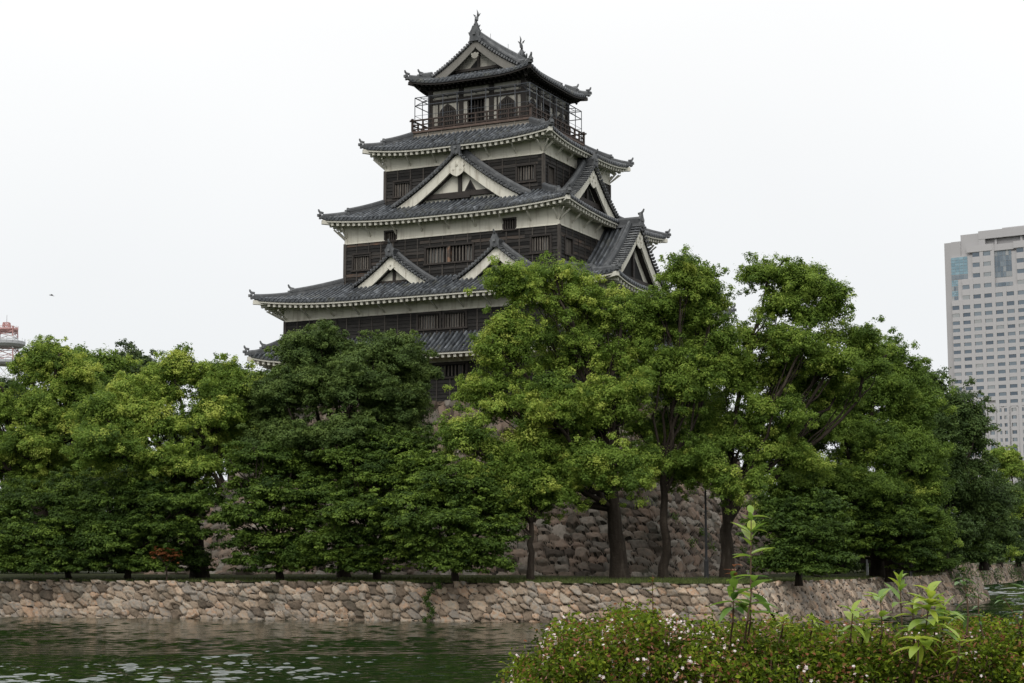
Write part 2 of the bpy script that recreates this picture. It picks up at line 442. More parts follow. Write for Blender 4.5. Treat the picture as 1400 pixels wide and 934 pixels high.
def window(k, t0, t1, N, z0, z1, nb=7, shut=.6, frame='timber', mullion=None):
    """recessed barred window: dark reveal, shutters behind, upright bars"""
    fr = MB(); w = .07
    for x in (t0, t1): sbox(fr, k, x - w, x + w, N - .05, N + .075, z0 - .08, z1 + .08, .5)
    sbox(fr, k, t0 - w, t1 + w, N - .05, N + .095, z1, z1 + .12, .4)
    sbox(fr, k, t0 - w - .06, t1 + w + .06, N - .05, N + .12, z0 - .11, z0, .6)
    if mullion is not None: sbox(fr, k, mullion - .09, mullion + .09, N - .2, N + .09, z0, z1, .95)
    o = cb(fr, "window", frame)
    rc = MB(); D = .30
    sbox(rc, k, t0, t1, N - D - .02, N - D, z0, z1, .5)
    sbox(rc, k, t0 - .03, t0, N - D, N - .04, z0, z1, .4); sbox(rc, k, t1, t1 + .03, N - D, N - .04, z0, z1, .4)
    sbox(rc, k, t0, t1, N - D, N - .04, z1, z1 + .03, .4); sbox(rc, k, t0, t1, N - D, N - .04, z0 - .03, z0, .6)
    br = MB(); pn = MB()
    for i in range(nb):
        t = t0 + (i + .5) * (t1 - t0) / nb
        if mullion is not None and abs(t - mullion) < .12: continue
        sbox(br, k, t - .042, t + .042, N - .13, N - .05, z0, z1, .25 + .6 * rng.random())
    cb(br, "window_bars", 'bar', o)
    if shut:
        for i in range(nb):
            if rng.random() < shut:
                a_ = t0 + (i + .12) * (t1 - t0) / nb; sbox(pn, k, a_, a_ + .76 * (t1 - t0) / nb, N - .27, N - .25, z0 + .05, z1 - .05, rng.random() * .8)
        pass
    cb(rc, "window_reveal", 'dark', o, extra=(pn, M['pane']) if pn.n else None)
    return o

def plaster_band(a, b, z0, z1, holes=()):
    pb = MB()
    for k in SIDES:
        T, N = (a, b) if k in 'FB' else (b, a)
        hs = sorted((h[1], h[2], h[3], h[4]) for h in holes if h[0] == k)
        x = -T - .05; segs = []
        for h in hs: segs += [(x, h[0], z0), (h[0], h[1], h[3])]; x = h[1]
        segs.append((x, T + .05, z0))
        for s0, s1, zl in segs:
            n = max(2, int((s1 - s0) / .6)); ts = np.linspace(s0, s1, n + 1)
            zz = np.array([zl, zl, zl + .12, (zl + z1) / 2, z1]); no = np.array([-.03, .09, .05, .05, .05])
            if zl != z0: no = np.array([-.03, .05, .05, .05, .05])
            pb.grid(np.stack([sarr(k, ts, N + no[j], zz[j]) for j in range(5)], 0), .5)
    return cb(pb, "plaster_band", 'plaster')

def brackets(sk, a, b, zlow, step=1.97):
    rest = MB()
    for k in SIDES:
        T, N = (a, b) if k in 'FB' else (b, a)
        NE = sk.B if k in 'FB' else sk.A
        n = int(round(2 * T / step)); m = smap(k)
        pts = [-T + i * 2 * T / n for i in range(n + 1)]
        reach = min(1.15, NE - N - .45)
        for i, t in enumerate(pts):
            mb = MB() if k in 'FR' else rest
            tt = float(np.clip(t, -T + .12, T - .12))
            ztp = min(zlow + reach * 1.05, sk.ze - .34)
            mb.bar(m(tt, N + .03, zlow), m(tt, N + reach, ztp), .085, .11, tint=.5)
            if i in (0, n):
                s_ = -1 if i == 0 else 1
                mb.bar(m(s_ * (T + .02), N + .02, zlow - .1), m(s_ * (T + reach * .85), N + reach * .85, ztp), .07, .09, tint=.5)
            if k in 'FR': cb(mb, "eave_bracket", 'rafter')
        # the beam the struts carry
    o = cb(rest, "eave_bracket", 'rafter'); o["kind"] = "stuff"

def gable(k, t0, nf, nb, za, zb, w, conc=.25, detail='small', tile='tile'):
    m = smap(k); cur = lambda q: za - (za - zb) * ((1 + conc) * q - conc * q * q)
    g = MB()
    nn = max(4, int((nf - nb) / RP)); P = (nf - nb) / nn
    cols, hh, cc = [], [], []
    for i in range(nn):
        for o_, h_ in RIB: cols.append(nb + (i + .5 + o_) * P); hh.append(h_); cc.append(i)
    cols.append(nf); hh.append(0); cc.append(nn - 1)
    cols, hh, cc = map(np.array, (cols, hh, cc))
    nq = max(8, int(w * 1.25 / .28)); Q = np.linspace(0, 1.06, nq + 1)
    for s_ in (1, -1):
        V = sarr(k, t0 + s_ * w * Q[None] + 0 * cols[:, None], cols[:, None] + 0 * Q[None], cur(Q)[None] + hh[:, None])
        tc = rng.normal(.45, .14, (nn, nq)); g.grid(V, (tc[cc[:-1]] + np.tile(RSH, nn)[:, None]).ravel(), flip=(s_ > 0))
    root = cb(g, "gable_roof", tile, smooth=True)
    # verge tiles and the descending ridge
    vg = MB(); arc = np.sqrt((w) ** 2 + (za - zb) ** 2); nv = int(arc / .27)
    for s_ in (1, -1):
        for i in range(nv):
            q = (i + .6) / nv; q2 = (i + 1.15) / nv
            p = m(t0 + s_ * w * q, nf - .16, cur(q) + .07); p2 = m(t0 + s_ * w * q2, nf - .16, cur(q2) + .07)
            dv = (p2 - p) / np.linalg.norm(p2 - p); nv_ = m(0, 1, 0)
            u2 = np.cross(dv, nv_); u2 *= np.sign(u2[2]) or 1
            vg.box((p + p2) / 2 + u2 * .03, (np.linalg.norm(p2 - p) * .34, .32, .085), np.stack([dv, nv_, u2], 1), .45 + .45 * rng.random())
            vg.tube([p + nv_ * .3, p + nv_ * .37], [.085, .085], 6, .5)
        qs = np.linspace(.02, 1.04, 12)
        for nd, hgt, ww in ((nf - .60, .52 if detail == 'big' else .40, .13), (nf - 1.02, .22, .09)):
            if nd - .1 < nb: continue
            pth = np.stack([m(t0 + s_ * w * q, nd, cur(q) + .02) for q in qs])
            vg.sweep(pth, [(-ww, -.05), (-ww, hgt * .7), (-ww * .5, hgt), (ww * .5, hgt), (ww, hgt * .7), (ww, -.05)], tint=.5)
        e = m(t0 + s_ * w * 1.04, nf - .62, cur(1.04) - .05)
    cb(vg, "verge_tiles", 'ridge', root)
    # ridge and its end tile
    rg = MB(); big = detail != 'small'
    hgt, ww = (.5, .2) if not big else (.58, .22)
    pth = np.stack([m(t0, n_, za) for n_ in np.linspace(nf + .02, nb, 5)])
    rg.sweep(pth, [(-ww - .08, -.12), (-ww, .1), (-ww, hgt * .75), (-ww * .4, hgt), (ww * .4, hgt), (ww, hgt * .75), (ww, .1), (ww + .08, -.12)], tint=.45)
    cb(rg, "gable_ridge", 'ridge', root)
    re = MB(); ridge_end(re, m(t0, nf + .02, za - .05), m(0, 1, 0)[:2], .60 if not big else .68, .80 if not big else .9, .22); cb(re, "ridge_end_tile", 'ridge', root)
    # bargeboard
    bb = MB(); qs = np.linspace(0, 1.0, 15)
    for s_ in (1, -1):
        top = np.array([[w * q, cur(q) - .1] for q in qs])
        nrm = np.gradient(top, axis=0); nrm = np.stack([nrm[:, 1], -nrm[:, 0]], 1); nrm /= np.linalg.norm(nrm, axis=1)[:, None]
        bw = (.50 + .16 * qs) * (1.0 if not big else 1.12)
        low = top + nrm * bw[:, None]; low[:, 0] = np.maximum(low[:, 0], 0.0)
        low[0] = (0, top[0, 1] - bw[0] * 1.35); 
        for n0, n1 in ((nf - .24, nf - .10),):
            q4 = [np.stack([m(t0 + s_ * x, n_, z) for x, z in pl]) for pl in (top, low) for n_ in (n1, n0)]
            Vg = np.stack([q4[0], q4[2], q4[3], q4[1], q4[0]], 0); bb.grid(Vg, .72, flip=(s_ < 0))
            endc = [q4[0][-1], q4[2][-1], q4[3][-1], q4[1][-1]]; bb.add(endc, [[0, 1, 2, 3]], .7)
    cb(bb, "bargeboard", 'plaster', root)
    # wall of the gable, set back, with its timbers
    nw = nf - .62
    gw = MB(); qv = np.linspace(0, .97, 9)
    base = zb - .15
    ptsR = [(w * q, cur(q) - .08) for q in qv]
    poly = [(-x, z) for x, z in ptsR[::-1]] + ptsR[1:] + [(w * .97, base - .4), (-w * .97, base - .4)]
    gw.prism(poly, lambda x, y, q: m(t0 + x, nw - .1 + q, y), .1, .62)
    cb(gw, "gable_wall", 'plaster', root)
    tb = MB()
    zt_ = zb + (za - zb) * (.13 if big else .10)
    ht = .17 if big else .11
    hw = w * (1 - (zt_ - zb) / (za - zb)) * .78
    sbox(tb, k, t0 - hw, t0 + hw, nw + .01, nw + .20, zt_, zt_ + 2 * ht, .55)
    sbox(tb, k, t0 - .09 * (1.4 if big else 1), t0 + .09 * (1.4 if big else 1), nw + .01, nw + .15, zt_ + 2 * ht, za - .5, .45)
    if big:
        sbox(tb, k, t0 - w * .17, t0 + w * .17, nw + .02, nw + .26, zt_ - .12, zt_ + .05, .5)
        for s_ in (-1, 1): sbox(tb, k, t0 + s_ * hw * .92 - .12, t0 + s_ * hw * .92 + .12, nw + .01, nw + .24, zt_ - .35, zt_ + .3, .5)
    for s_ in (1, -1):                                        # sloping timbers below the verge
        for i in range(7):
            q0, q1 = .06 + i * .115, .06 + (i + 1) * .118
            dz = .78 if big else .66
            tb.bar(m(t0 + s_ * w * q0, nw + .16, cur(q0) - dz), m(t0 + s_ * w * q1, nw + .16, cur(q1) - dz), .3, .2, tint=.4)
        sbox(tb, k, t0 + s_ * hw - .1, t0 + s_ * hw + .1, nw + .0, nf - .25, zt_ - .02, zt_ + .22, .6)
    cb(tb, "gable_timbers", 'timber', root)
    if big and k in 'FB':
        vt = MB(); cx_ = t0 + w * .155; zz = zt_ + 2 * ht + .05
        vt.prism([(-.42, 0), (.42, 0), (0, .72)], lambda x, y, q: m(cx_ + x, nw + .005 + q, zz + y), .07, .4); o2 = cb(vt, "gable_vent", 'timber', root)
        vt = MB(); vt.prism([(-.27, .08), (.27, .08), (0, .53)], lambda x, y, q: m(cx_ + x, nw + .077 + q, zz + y), .01, .4); cb(vt, "vent_opening", 'dark', root)
    if big and k in 'RL':
        vt = MB(); vt.prism([(-w * .36, .0), (w * .36, .0), (0, (za - zb) * .42)], lambda x, y, q: m(t0 + x, nw + .005 + q, zt_ + 2 * ht + .02 + y), .012, .4); cb(vt, "vent_opening", 'dark', root)
    # pendant
    pd = MB(); s2 = 1.0 if big else .62; pz = za - (.98 if big else .80)
    if big:
        half = [(0, .42), (.12, .40), (.22, .26), (.48, .34), (.60, .10), (.46, .02), (.56, -.16), (.48, -.40), (.26, -.56), (.0, -.66)]
    else:
        half = [(0, .40), (.40, .40), (.40, .05), (.46, -.1), (.22, -.28), (.08, -.42), (0, -.42)]
    poly = [(x * s2, y * s2) for x, y in half] + [(-x * s2, y * s2) for x, y in half[-2:0:-1]]
    pd.prism(poly[::-1], lambda x, y, q: m(t0 + x, nf - .10 + q, pz + y), .07, .85)
    cp = m(t0, nf - .03, pz + (.12 if big else .1) * s2); dv = m(0, 1, 0)
    pd.tube([cp, cp + dv * .05], [.11 * s2, .09 * s2], 8, .0)
    if big:
        for s_ in (-1, 1):
            c2 = m(t0 + s_ * .26, nf - .03, pz - .18); pd.tube([c2, c2 + dv * .03], [.1, .08], 6, .4)
    cb(pd, "gable_pendant", 'plaster', root)
    return root

# ---- the storeys: half widths a (along the front) and b (depth)
a1, b1, a3, b3, a4, b4, a5, b5 = 11.94, 8.95, 8.14, 7.40, 6.12, 5.50, 3.71, 3.52
skA = Skirt(13.70, 10.72, a1 + .03, b1 + .03, 13.40, 14.72, .50, 2.6)
skB = Skirt(13.48, 10.50, a3 + .03, b3 + .03, 17.27, 18.78, .52, 1.5)
skC = Skirt(9.28, 8.52, a4 + .03, b4 + .03, 22.93, 24.45, .42, 2.6)
skD = Skirt(7.18, 6.68, 4.60, 4.34, 28.06, 29.38, .44, 2.2)

# first floor
w1F = [('F', -.1, 2.25, 11.85, 12.68), ('F', -9.4, -7.4, 11.85, 12.68), ('F', -5.2, -3.2, 11.85, 12.68), ('F', 5.0, 7.0, 11.85, 12.68), ('R', -6.5, -4.6, 11.85, 12.68), ('R', -1, 1, 11.85, 12.68), ('R', 4.6, 6.5, 11.85, 12.68)]
wall_boards(a1, b1, ZB + .02, 12.86, w1F, mat='wood')
for h in w1F: window(h[0], h[1], h[2], b1 if h[0] == 'F' else a1, h[3], h[4], 9, .25)
plaster_band(a1, b1, 12.84, 13.75)
brackets(Skirt(13.7, 10.72, a1, b1, 13.4, 14.7, .5, 2.6), a1, b1, 12.92)
tiled_skirt(skA, "lowest grey tiled roof running round the first floor")
# second floor
w2F = [('F', -1.49, .25, 15.1, 16.1), ('F', .5, 2.17, 15.1, 16.1), ('F', -9.56, -7.8, 15.05, 16.05), ('F', 7.8, 9.5, 15.1, 16.1), ('R', -6.5, -4.6, 15.1, 16.1), ('R', -1, 1, 15.1, 16.1), ('R', 4.6, 6.5, 15.1, 16.1)]
wall_boards(a1, b1, 14.60, 16.27, w2F, redness=.05)
for h in w2F: window(h[0], h[1], h[2], b1 if h[0] == 'F' else a1, h[3], h[4], 9, .45)
plaster_band(a1, b1, 16.24, 17.75)
brackets(skB, a1, b1, 16.40)
roofB = tiled_skirt(skB, "widest grey tiled roof, with two small gables on its front")
# third floor
w3 = [('F', -7.50, -6.10, 19.75, 20.80), ('F', -1.79, 1.87, 19.75, 20.83), ('F', 6.10, 7.55, 19.88, 20.93), ('R', -6.6, -5.4, 19.85, 20.9), ('R', 5.4, 6.6, 19.85, 20.9)]
wall_boards(a3, b3, 18.60, 21.62, w3, redness=.34)
for h in w3: window(h[0], h[1], h[2], b3 if h[0] == 'F' else a3, h[3], h[4], 15 if h[2] - h[1] > 2 else 8, .55, mullion=(-.02 + .05 if h[2] - h[1] > 2 else None))
wb3 = [('F', -4.95, -4.06, 21.58, 22.17), ('F', 4.1, 5.0, 21.58, 22.23)]
plaster_band(a3, b3, 21.58, 23.35, wb3)
for h in wb3: window('F', h[1], h[2], b3, h[3], h[4], 5, .0)
brackets(skC, a3, b3, 22.0)
tiled_skirt(skC, "grey tiled roof below the large front gable")
# fourth floor
w4 = [('F', -5.42, -4.05, 25.05, 26.07), ('F', 4.12, 5.50, 25.16, 26.22), ('R', -4.9, -3.9, 25.1, 26.2), ('R', 3.9, 4.9, 25.1, 26.2)]
wall_boards(a4, b4, 24.30, 26.94, w4, redness=.08)
for h in w4: window(h[0], h[1], h[2], b4 if h[0] == 'F' else a4, h[3], h[4], 7 if h[0] == 'F' else 5, .5 if h[0] == 'F' else .1)
plaster_band(a4, b4, 26.90, 28.45)
brackets(skD, a4, b4, 27.15)
tiled_skirt(skD, "curved grey tiled roof just below the top balcony")
# gables
for k in 'FB':
    for t0 in (-3.95, 4.0): gable(k, t0, 8.40, 7.3, 20.42, 18.28, 3.05, .22, 'small')
    gable(k, .05, 6.50, 5.3, 27.42, 24.02, 4.95, .25, 'big')
for k in 'RL':
    gable(k, 0.0, 7.35, 6.0, 27.15, 23.98, 4.3, .30, 'big')
    gable(k, 0.0, 10.75, 8.0, 22.62, 18.05, 5.6, .32, 'big')

# ---- top storey: balcony, railing, safety cage, walls, hip-and-gable roof
sk_ = MB(); nbt = MB()
for k in SIDES:
    T, N = (4.55, 4.30) if k in 'FB' else (4.30, 4.55)
    for i in range(3):
        z0 = 29.20 + i * .19; tn = rng.random()
        sk_.grid(np.array([[sarr(k, -T, N + .03, z0), sarr(k, T, N + .03, z0)], [sarr(k, -T, N, z0 + .19), sarr(k, T, N, z0 + .19)]]), tn)
    for i in range(9): sbox(nbt, k, -T + i * T / 4 - .035, -T + i * T / 4 + .035, N - .02, N + .07, 29.2, 29.76, .85)
bs = cb(sk_, "balcony_skirt", 'greyboard'); cb(nbt, "skirt_batten", 'greyboard', bs)
fl = MB(); fl.box((0, 0, 29.80), (4.68, 4.44, .07), None, .9)
floor_ = cb(fl, "balcony_floor", 'copper')
rl = MB()
for k in SIDES:
    T, N = (4.62, 4.38) if k in 'FB' else (4.38, 4.62)
    n = 11
    for i in range(n + 1):
        t = -T + i * 2 * T / n; w = .05 if 0 < i < n else .07
        if i == n: continue
        sbox(rl, k, t - w, t + w, N - w, N + w, 29.87, 30.66 if i else 30.78, .35 + .3 * rng.random())
    for z, hz, ex in ((30.63, .05, .22), (30.30, .035, 0), (29.98, .045, 0)):
        sbox(rl, k, -T - ex, T + ex, N - .045, N + .045, z - hz, z + hz, .45)
cb(rl, "railing", 'copper', floor_)
cg = MB()
for k in SIDES:
    T, N = (4.50, 4.27) if k in 'FB' else (4.27, 4.50)
    m = smap(k); W = b5 if k in 'FB' else a5
    for i in range(8):
        t = -T + i * 2 * T / 8
        cg.tube([m(t, N, 29.9), m(t, N, 32.30)], .03, 5)
        tw = float(np.clip(t, -W, W))
        cg.tube([m(t, N, 32.30), m(tw if abs(t) < W + .1 else t, W if abs(t) < W + .1 else N - .9, 32.30)], .03, 5)
    for z in (32.30, 31.72, 31.0): cg.tube([m(-T, N, z), m(T, N, z)], .034 if z > 31.5 else .016, 5)
    cg.tube([m(-T, (N + W) / 2, 32.3), m(T, (N + W) / 2, 32.3)], .02, 5)
    for s_ in (-1, 1): cg.tube([m(s_ * T, N, 31.72), m(s_ * (W), N - .8, 32.3)], .018, 5)
cb(cg, "safety_cage", 'pipe')
wl5 = MB()
for k in SIDES:
    T, N = (a5, b5) if k in 'FB' else (b5, a5)
    dr = ('F', -.72, .66)
    segs = [(-T, -.72, 29.87, 33.3), (.66, T, 29.87, 33.3), (-.72, .66, 31.9, 33.3)]
    for s0, s1, z0, z1 in segs:
        n = max(2, int((s1 - s0) / .5))
        wl5.grid(np.stack([sarr(k, np.linspace(s0, s1, n), N, z) for z in np.linspace(z0, z1, 8)], 0), .6)
wall5 = cb(wl5, "plaster_wall", 'dimplaster')
wall5["label"] = "streaked plaster wall of the top floor, its colour dimmed as behind netting"
tm = MB()
for k in SIDES:
    T, N = (a5, b5) if k in 'FB' else (b5, a5)
    for t in (-T + .06, -1.18, 1.2, T - .06): sbox(tm, k, t - .17, t + .17, N - .1, N + .09, 29.87, 33.2, .35)
    sbox(tm, k, -T, T, N - .05, N + .07, 31.84, 32.16, .5)
    sbox(tm, k, -T, T, N - .05, N + .06, 29.87, 30.30, .35)
    for t in (-3.0, -1.5, 1.65, 3.15): sbox(tm, k, t - .05, t + .05, N - .05, N + .055, 30.28, 31.86, .4)
    sbox(tm, k, -T - .1, T + .1, N - .05, N + .12, 32.80, 33.02, .3)
    sbox(tm, k, -T, T, N - .05, N + .05, 32.36, 32.46, .3)
cb(tm, "wall_frame", 'timber', wall5)
def arch(w, h, n=9):
    pts = [(w, 0), (w * .98, h * .55)]
    for i in range(1, n):
        q = i / n; pts.append((w * math.cos(q * math.pi / 2) ** .8 * .98, h * .55 + h * .45 * q ** .8 * (1 - .12 * math.sin(q * math.pi))))
    pts.append((0, h)); return pts + [(-x, y) for x, y in pts[-2::-1]]
for k in SIDES:
    T, N = (a5, b5) if k in 'FB' else (b5, a5); m = smap(k)
    for tc in (-2.25, 2.40):
        fr = MB(); outer, inner = arch(.66, 1.52), arch(.50, 1.36)
        fr.prism(outer, lambda x, y, q: m(tc + x, N + .005 + q, 30.28 + y), .07, .4); o = cb(fr, "arched_window", 'timber')
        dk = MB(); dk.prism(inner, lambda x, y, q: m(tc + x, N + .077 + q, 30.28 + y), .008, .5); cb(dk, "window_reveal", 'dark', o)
        br = MB()
        for i in range(5): t = tc - .36 + i * .18; hh = 1.30 - abs(t - tc) ** 2 * 2.2; sbox(br, k, t - .02, t + .02, N + .09, N + .12, 30.28, 30.28 + hh, .3)
        for z in (30.6, 31.0): sbox(br, k, tc - .46, tc + .46, N + .088, N + .11, z - .02, z + .02, .3)
        cb(br, "window_bars", 'bar', o)
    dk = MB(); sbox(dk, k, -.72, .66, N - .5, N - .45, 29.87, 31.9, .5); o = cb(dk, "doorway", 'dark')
    dl = MB()
    for i in range(6): t = -.66 + i * .25; sbox(dl, k, t - .03, t + .03, N - .12, N - .05, 29.87, 31.9, .4)
    for z in (30.3, 30.9, 31.4): sbox(dl, k, -.72, .1, N - .11, N - .06, z - .03, z + .03, .4)
    cb(dl, "door_lattice", 'timber', o)

# roof of the top storey (hip and gable, ridge running front to back)
A5, B5, ZE, ZR, VG = 4.72, 4.72, 33.17, 36.12, 3.50        # VG: where the gable verge stands
def e_prof(n):                                             # height over the distance out from the ridge
    q = (A5 - n) / A5
    return ZE + (ZR - ZE) * (q * (.62 + .38 * q))
LE = 3.2
def e_lift(c): return .40 * np.clip(1 - c / LE, 0, 1) ** 2.2
rf = MB(); fas = MB(); raf = MB(); sof = MB()
for k in 'RL':
    t, h, c, P, n = rib_columns(B5)
    nr = 20; J = np.linspace(0, 1, nr + 1)
    dmax = np.where(np.abs(t) <= VG, A5, np.clip(B5 - np.abs(t), 0, A5))
    dd = dmax[:, None] * J[None]; nn = A5 - dd
    zz = e_prof(nn) + h[:, None] + e_lift(B5 - np.abs(t))[:, None] * np.clip(1 - dd / 2.0, 0, 1)
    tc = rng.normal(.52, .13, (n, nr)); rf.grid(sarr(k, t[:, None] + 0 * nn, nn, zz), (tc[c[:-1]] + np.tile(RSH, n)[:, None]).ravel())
for k in 'FB':
    t, h, c, P, n = rib_columns(A5)
    nr = 7; J = np.linspace(0, 1, nr + 1); DM = B5 - VG + .35
    dmax = np.clip(A5 - np.abs(t), 0, DM); dd = dmax[:, None] * J[None]; nn = B5 - dd
    zz = e_prof(A5 - dd) + h[:, None] + e_lift(A5 - np.abs(t))[:, None] * np.clip(1 - dd / 2.0, 0, 1)
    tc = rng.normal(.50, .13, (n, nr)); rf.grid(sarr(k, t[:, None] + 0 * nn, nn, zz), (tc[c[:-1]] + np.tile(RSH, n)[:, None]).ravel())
for k in SIDES:
    t, h, c, P, n = rib_columns(A5); m = smap(k)
    ze_ = lambda tt: ZE + e_lift(A5 - np.abs(tt))
    E0 = sarr(k, t, A5, ze_(t) + h); E1 = sarr(k, t, A5, ze_(t) - .13); rf.grid(np.stack([E1, E0], 1), .3)
    for i in range(n):
        tcn = -A5 + (i + .5) * P; pt = m(tcn, A5 - .02, float(ze_(tcn))); rf.tube([pt, pt + m(0, 1, 0) * .06], [.095, .095], 7, .5)
    ts = np.linspace(-A5 + .1, A5 - .1, 41); zl = ze_(ts)
    V = np.stack([sarr(k, ts, A5 - .06, zl - .135), sarr(k, ts, A5 - .06, zl - .25), sarr(k, ts, A5 - .16, zl - .25), sarr(k, ts, A5 - .16, zl - .135), sarr(k, ts, A5 - .06, zl - .135)], 1); fas.grid(V, .3, flip=True)
    ni = (b5 if k in 'FB' else a5) - .02
    sof.grid(np.stack([sarr(k, ts, A5 - .12, zl - .16), sarr(k, np.clip(ts, -ni, ni), ni, ZE + .05 + 0 * ts)], 1), .2)
    for i in range(26):
        tcn = -A5 + (i + .5) * 2 * A5 / 26
        if abs(tcn) > A5 - .3: continue
        ne = A5 - .17; nin = max(ni, abs(tcn))
        if ne - nin > .2: raf.bar(m(tcn, ne, float(ze_(tcn)) - .26), m(tcn, nin, ZE - .24 + .18 * (ne - nin)), .11, .12, tint=.3)
        if ne - nin > .2: raf.bar(m(tcn, ne - .5, float(ze_(tcn)) - .36), m(tcn, nin, ZE - .36 + .1 * (ne - nin)), .12, .12, tint=.25)
top = cb(rf, "tiled_roof", 'tile', smooth=True); top["label"] = "topmost hip and gable roof with fish finials"
cb(fas, "eave_fascia", 'timber', top); cb(sof, "eave_soffit", 'timber', top); cb(raf, "eave_rafters", 'timber', top)
for su in (1, -1):
    for sv in (1, -1):
        hm = MB(); q = np.linspace(0, 1, 9); dd = q * (A5 - VG)
        P_ = np.stack([su * (A5 - dd), sv * (B5 - dd), e_prof(A5 - dd) + e_lift(dd) * np.clip(1 - dd / 2, 0, 1)], 1)
        d = np.array([su, sv]) / math.sqrt(2); tip = P_[0] + np.array([d[0] * .12, d[1] * .12, .06])
        hm.sweep(np.vstack([tip, P_]), [(-.15, -.05), (-.15, .22), (-.07, .32), (.07, .32), (.15, .22), (.15, -.05)], tint=.6)
        hm.sweep(P_[4:] + np.array([0, 0, .22]), [(-.16, 0), (-.16, .17), (-.08, .27), (.08, .27), (.16, .17), (.16, 0)], tint=.6)
        ridge_end(hm, P_[4] + np.array([0, 0, .12]), d, .38, .40, .16); ridge_end(hm, tip, d, .30, .34, .14)
        cb(hm, "hip_ridge", 'ridge', top)
        cr = MB(); cr.bar(P_[0] + np.array([d[0] * .05, d[1] * .05, -.27]), np.array([su * a5, sv * b5, ZE - .1]), .2, .24, tint=.45); cb(cr, "corner_rafter", 'timber', top)
for k in 'FB':
    m = smap(k); vg = MB(); bb = MB()
    qs = np.linspace(0, 3.42, 20)
    for s_ in (1, -1):
        for i in range(17):
            x0, x1 = .1 + i * .195, .1 + (i + .85) * .195
            p, p2 = m(s_ * x0, VG + .10, e_prof(x0) + .07), m(s_ * x1, VG + .10, e_prof(x1) + .07)
            dv = (p2 - p) / np.linalg.norm(p2 - p); n_ = m(0, 1, 0); u2 = np.cross(dv, n_); u2 *= np.sign(u2[2]) or 1
            vg.box((p + p2) / 2 + u2 * .04, (np.linalg.norm(p2 - p) * .36, .28, .085), np.stack([dv, n_, u2], 1), .45 + .4 * rng.random())
        for nd, hg, ww in ((VG - .34, .44, .13), (VG - .85, .24, .1)):
            vg.sweep(np.stack([m(s_ * x, nd, e_prof(x) + .05) for x in np.linspace(.1, 3.3, 12)]), [(-ww, -.05), (-ww, hg * .7), (-ww * .5, hg), (ww * .5, hg), (ww, hg * .7), (ww, -.05)], tint=.6)
        ridge_end(vg, m(s_ * 3.36, VG - .30, e_prof(3.36)), m(s_, 0, 0)[:2] , .32, .36, 0)
        tp = np.array([[x, e_prof(x) - .06] for x in qs]); nr_ = np.gradient(tp, axis=0); nr_ = np.stack([nr_[:, 1], -nr_[:, 0]], 1); nr_ /= np.linalg.norm(nr_, axis=1)[:, None]
        low = tp + nr_ * (.42 + .05 * qs)[:, None]; low[:, 0] = np.maximum(low[:, 0], 0); low[0] = (0, tp[0, 1] - .62)
        q4 = [np.stack([m(s_ * x, n0, z) for x, z in pl]) for pl in (tp, low) for n0 in (VG + .22, VG + .10)]
        bb.grid(np.stack([q4[0], q4[2], q4[3], q4[1], q4[0]], 0), .15, flip=(s_ < 0))
    cb(vg, "verge_tiles", 'ridge', top); cb(bb, "bargeboard", 'barge', top)
    gw = MB(); pr = [(x, e_prof(x) - .05) for x in np.linspace(0, 3.3, 10)]
    gw.prism([(-x, z) for x, z in pr[::-1]] + pr[1:] + [(3.3, 33.3), (-3.3, 33.3)], lambda x, y, q: m(x, VG - .45 + q, y), .1, .3); cb(gw, "gable_wall", 'dimplaster', top)
    tb = MB(); nw = VG - .35
    sbox(tb, k, -2.2, 2.2, nw + .01, nw + .16, 34.02, 34.20, .5); sbox(tb, k, -.1, .1, nw + .01, nw + .14, 34.2, 35.4, .5)
    sbox(tb, k, -1.5, 1.5, nw + .01, nw + .2, 33.72, 33.86, .5)
    cb(tb, "gable_timbers", 'timber', top)
    vt = MB(); vt.prism([(-.72, 0), (.1, 0), (.1, .62), (0, .72)], lambda x, y, q: m(x, nw + .012 + q, 34.24 + y), .01, .4); cb(vt, "vent_opening", 'dark', top)
    pd = MB(); half = [(0, .3), (.1, .3), (.18, .18), (.38, .26), (.46, .06), (.36, 0), (.42, -.14), (.2, -.34), (0, -.42)]
    pd.prism(([(x * .66, y * .66) for x, y in half] + [(-x * .66, y * .66) for x, y in half[-2:0:-1]])[::-1], lambda x, y, q: m(x, VG + .22 + q, 34.98 + y), .07, .25); cb(pd, "gable_pendant", 'dimplaster', top)
rg = MB()
pth = np.stack([np.array([0, v, ZR + .0 + .10 * (abs(v) / VG) ** 2]) for v in np.linspace(-VG - .25, VG + .25, 11)])
rg.sweep(pth, [(-.28, -.15), (-.2, .1), (-.2, .5), (-.09, .64), (.09, .64), (.2, .5), (.2, .1), (.28, -.15)], tint=.65)
for v in (-1, 1):
    ridge_end(rg, np.array([0, v * (VG + .25), ZR - .05]), (0, v), .72, 1.0, 0)
    for sx in (-1, 1): rg.tube([np.array([sx * .3, v * (VG + .3), ZR + .35]), np.array([sx * .48, v * (VG + .35), ZR + .5])], [.1, .03], 5, .6)
for v in (-1.4, 1.4): rg.tube([np.array([0, v, ZR + .6]), np.array([0, v, ZR + 1.05])], .015, 4, .3)
cb(rg, "main_ridge", 'ridge', top)
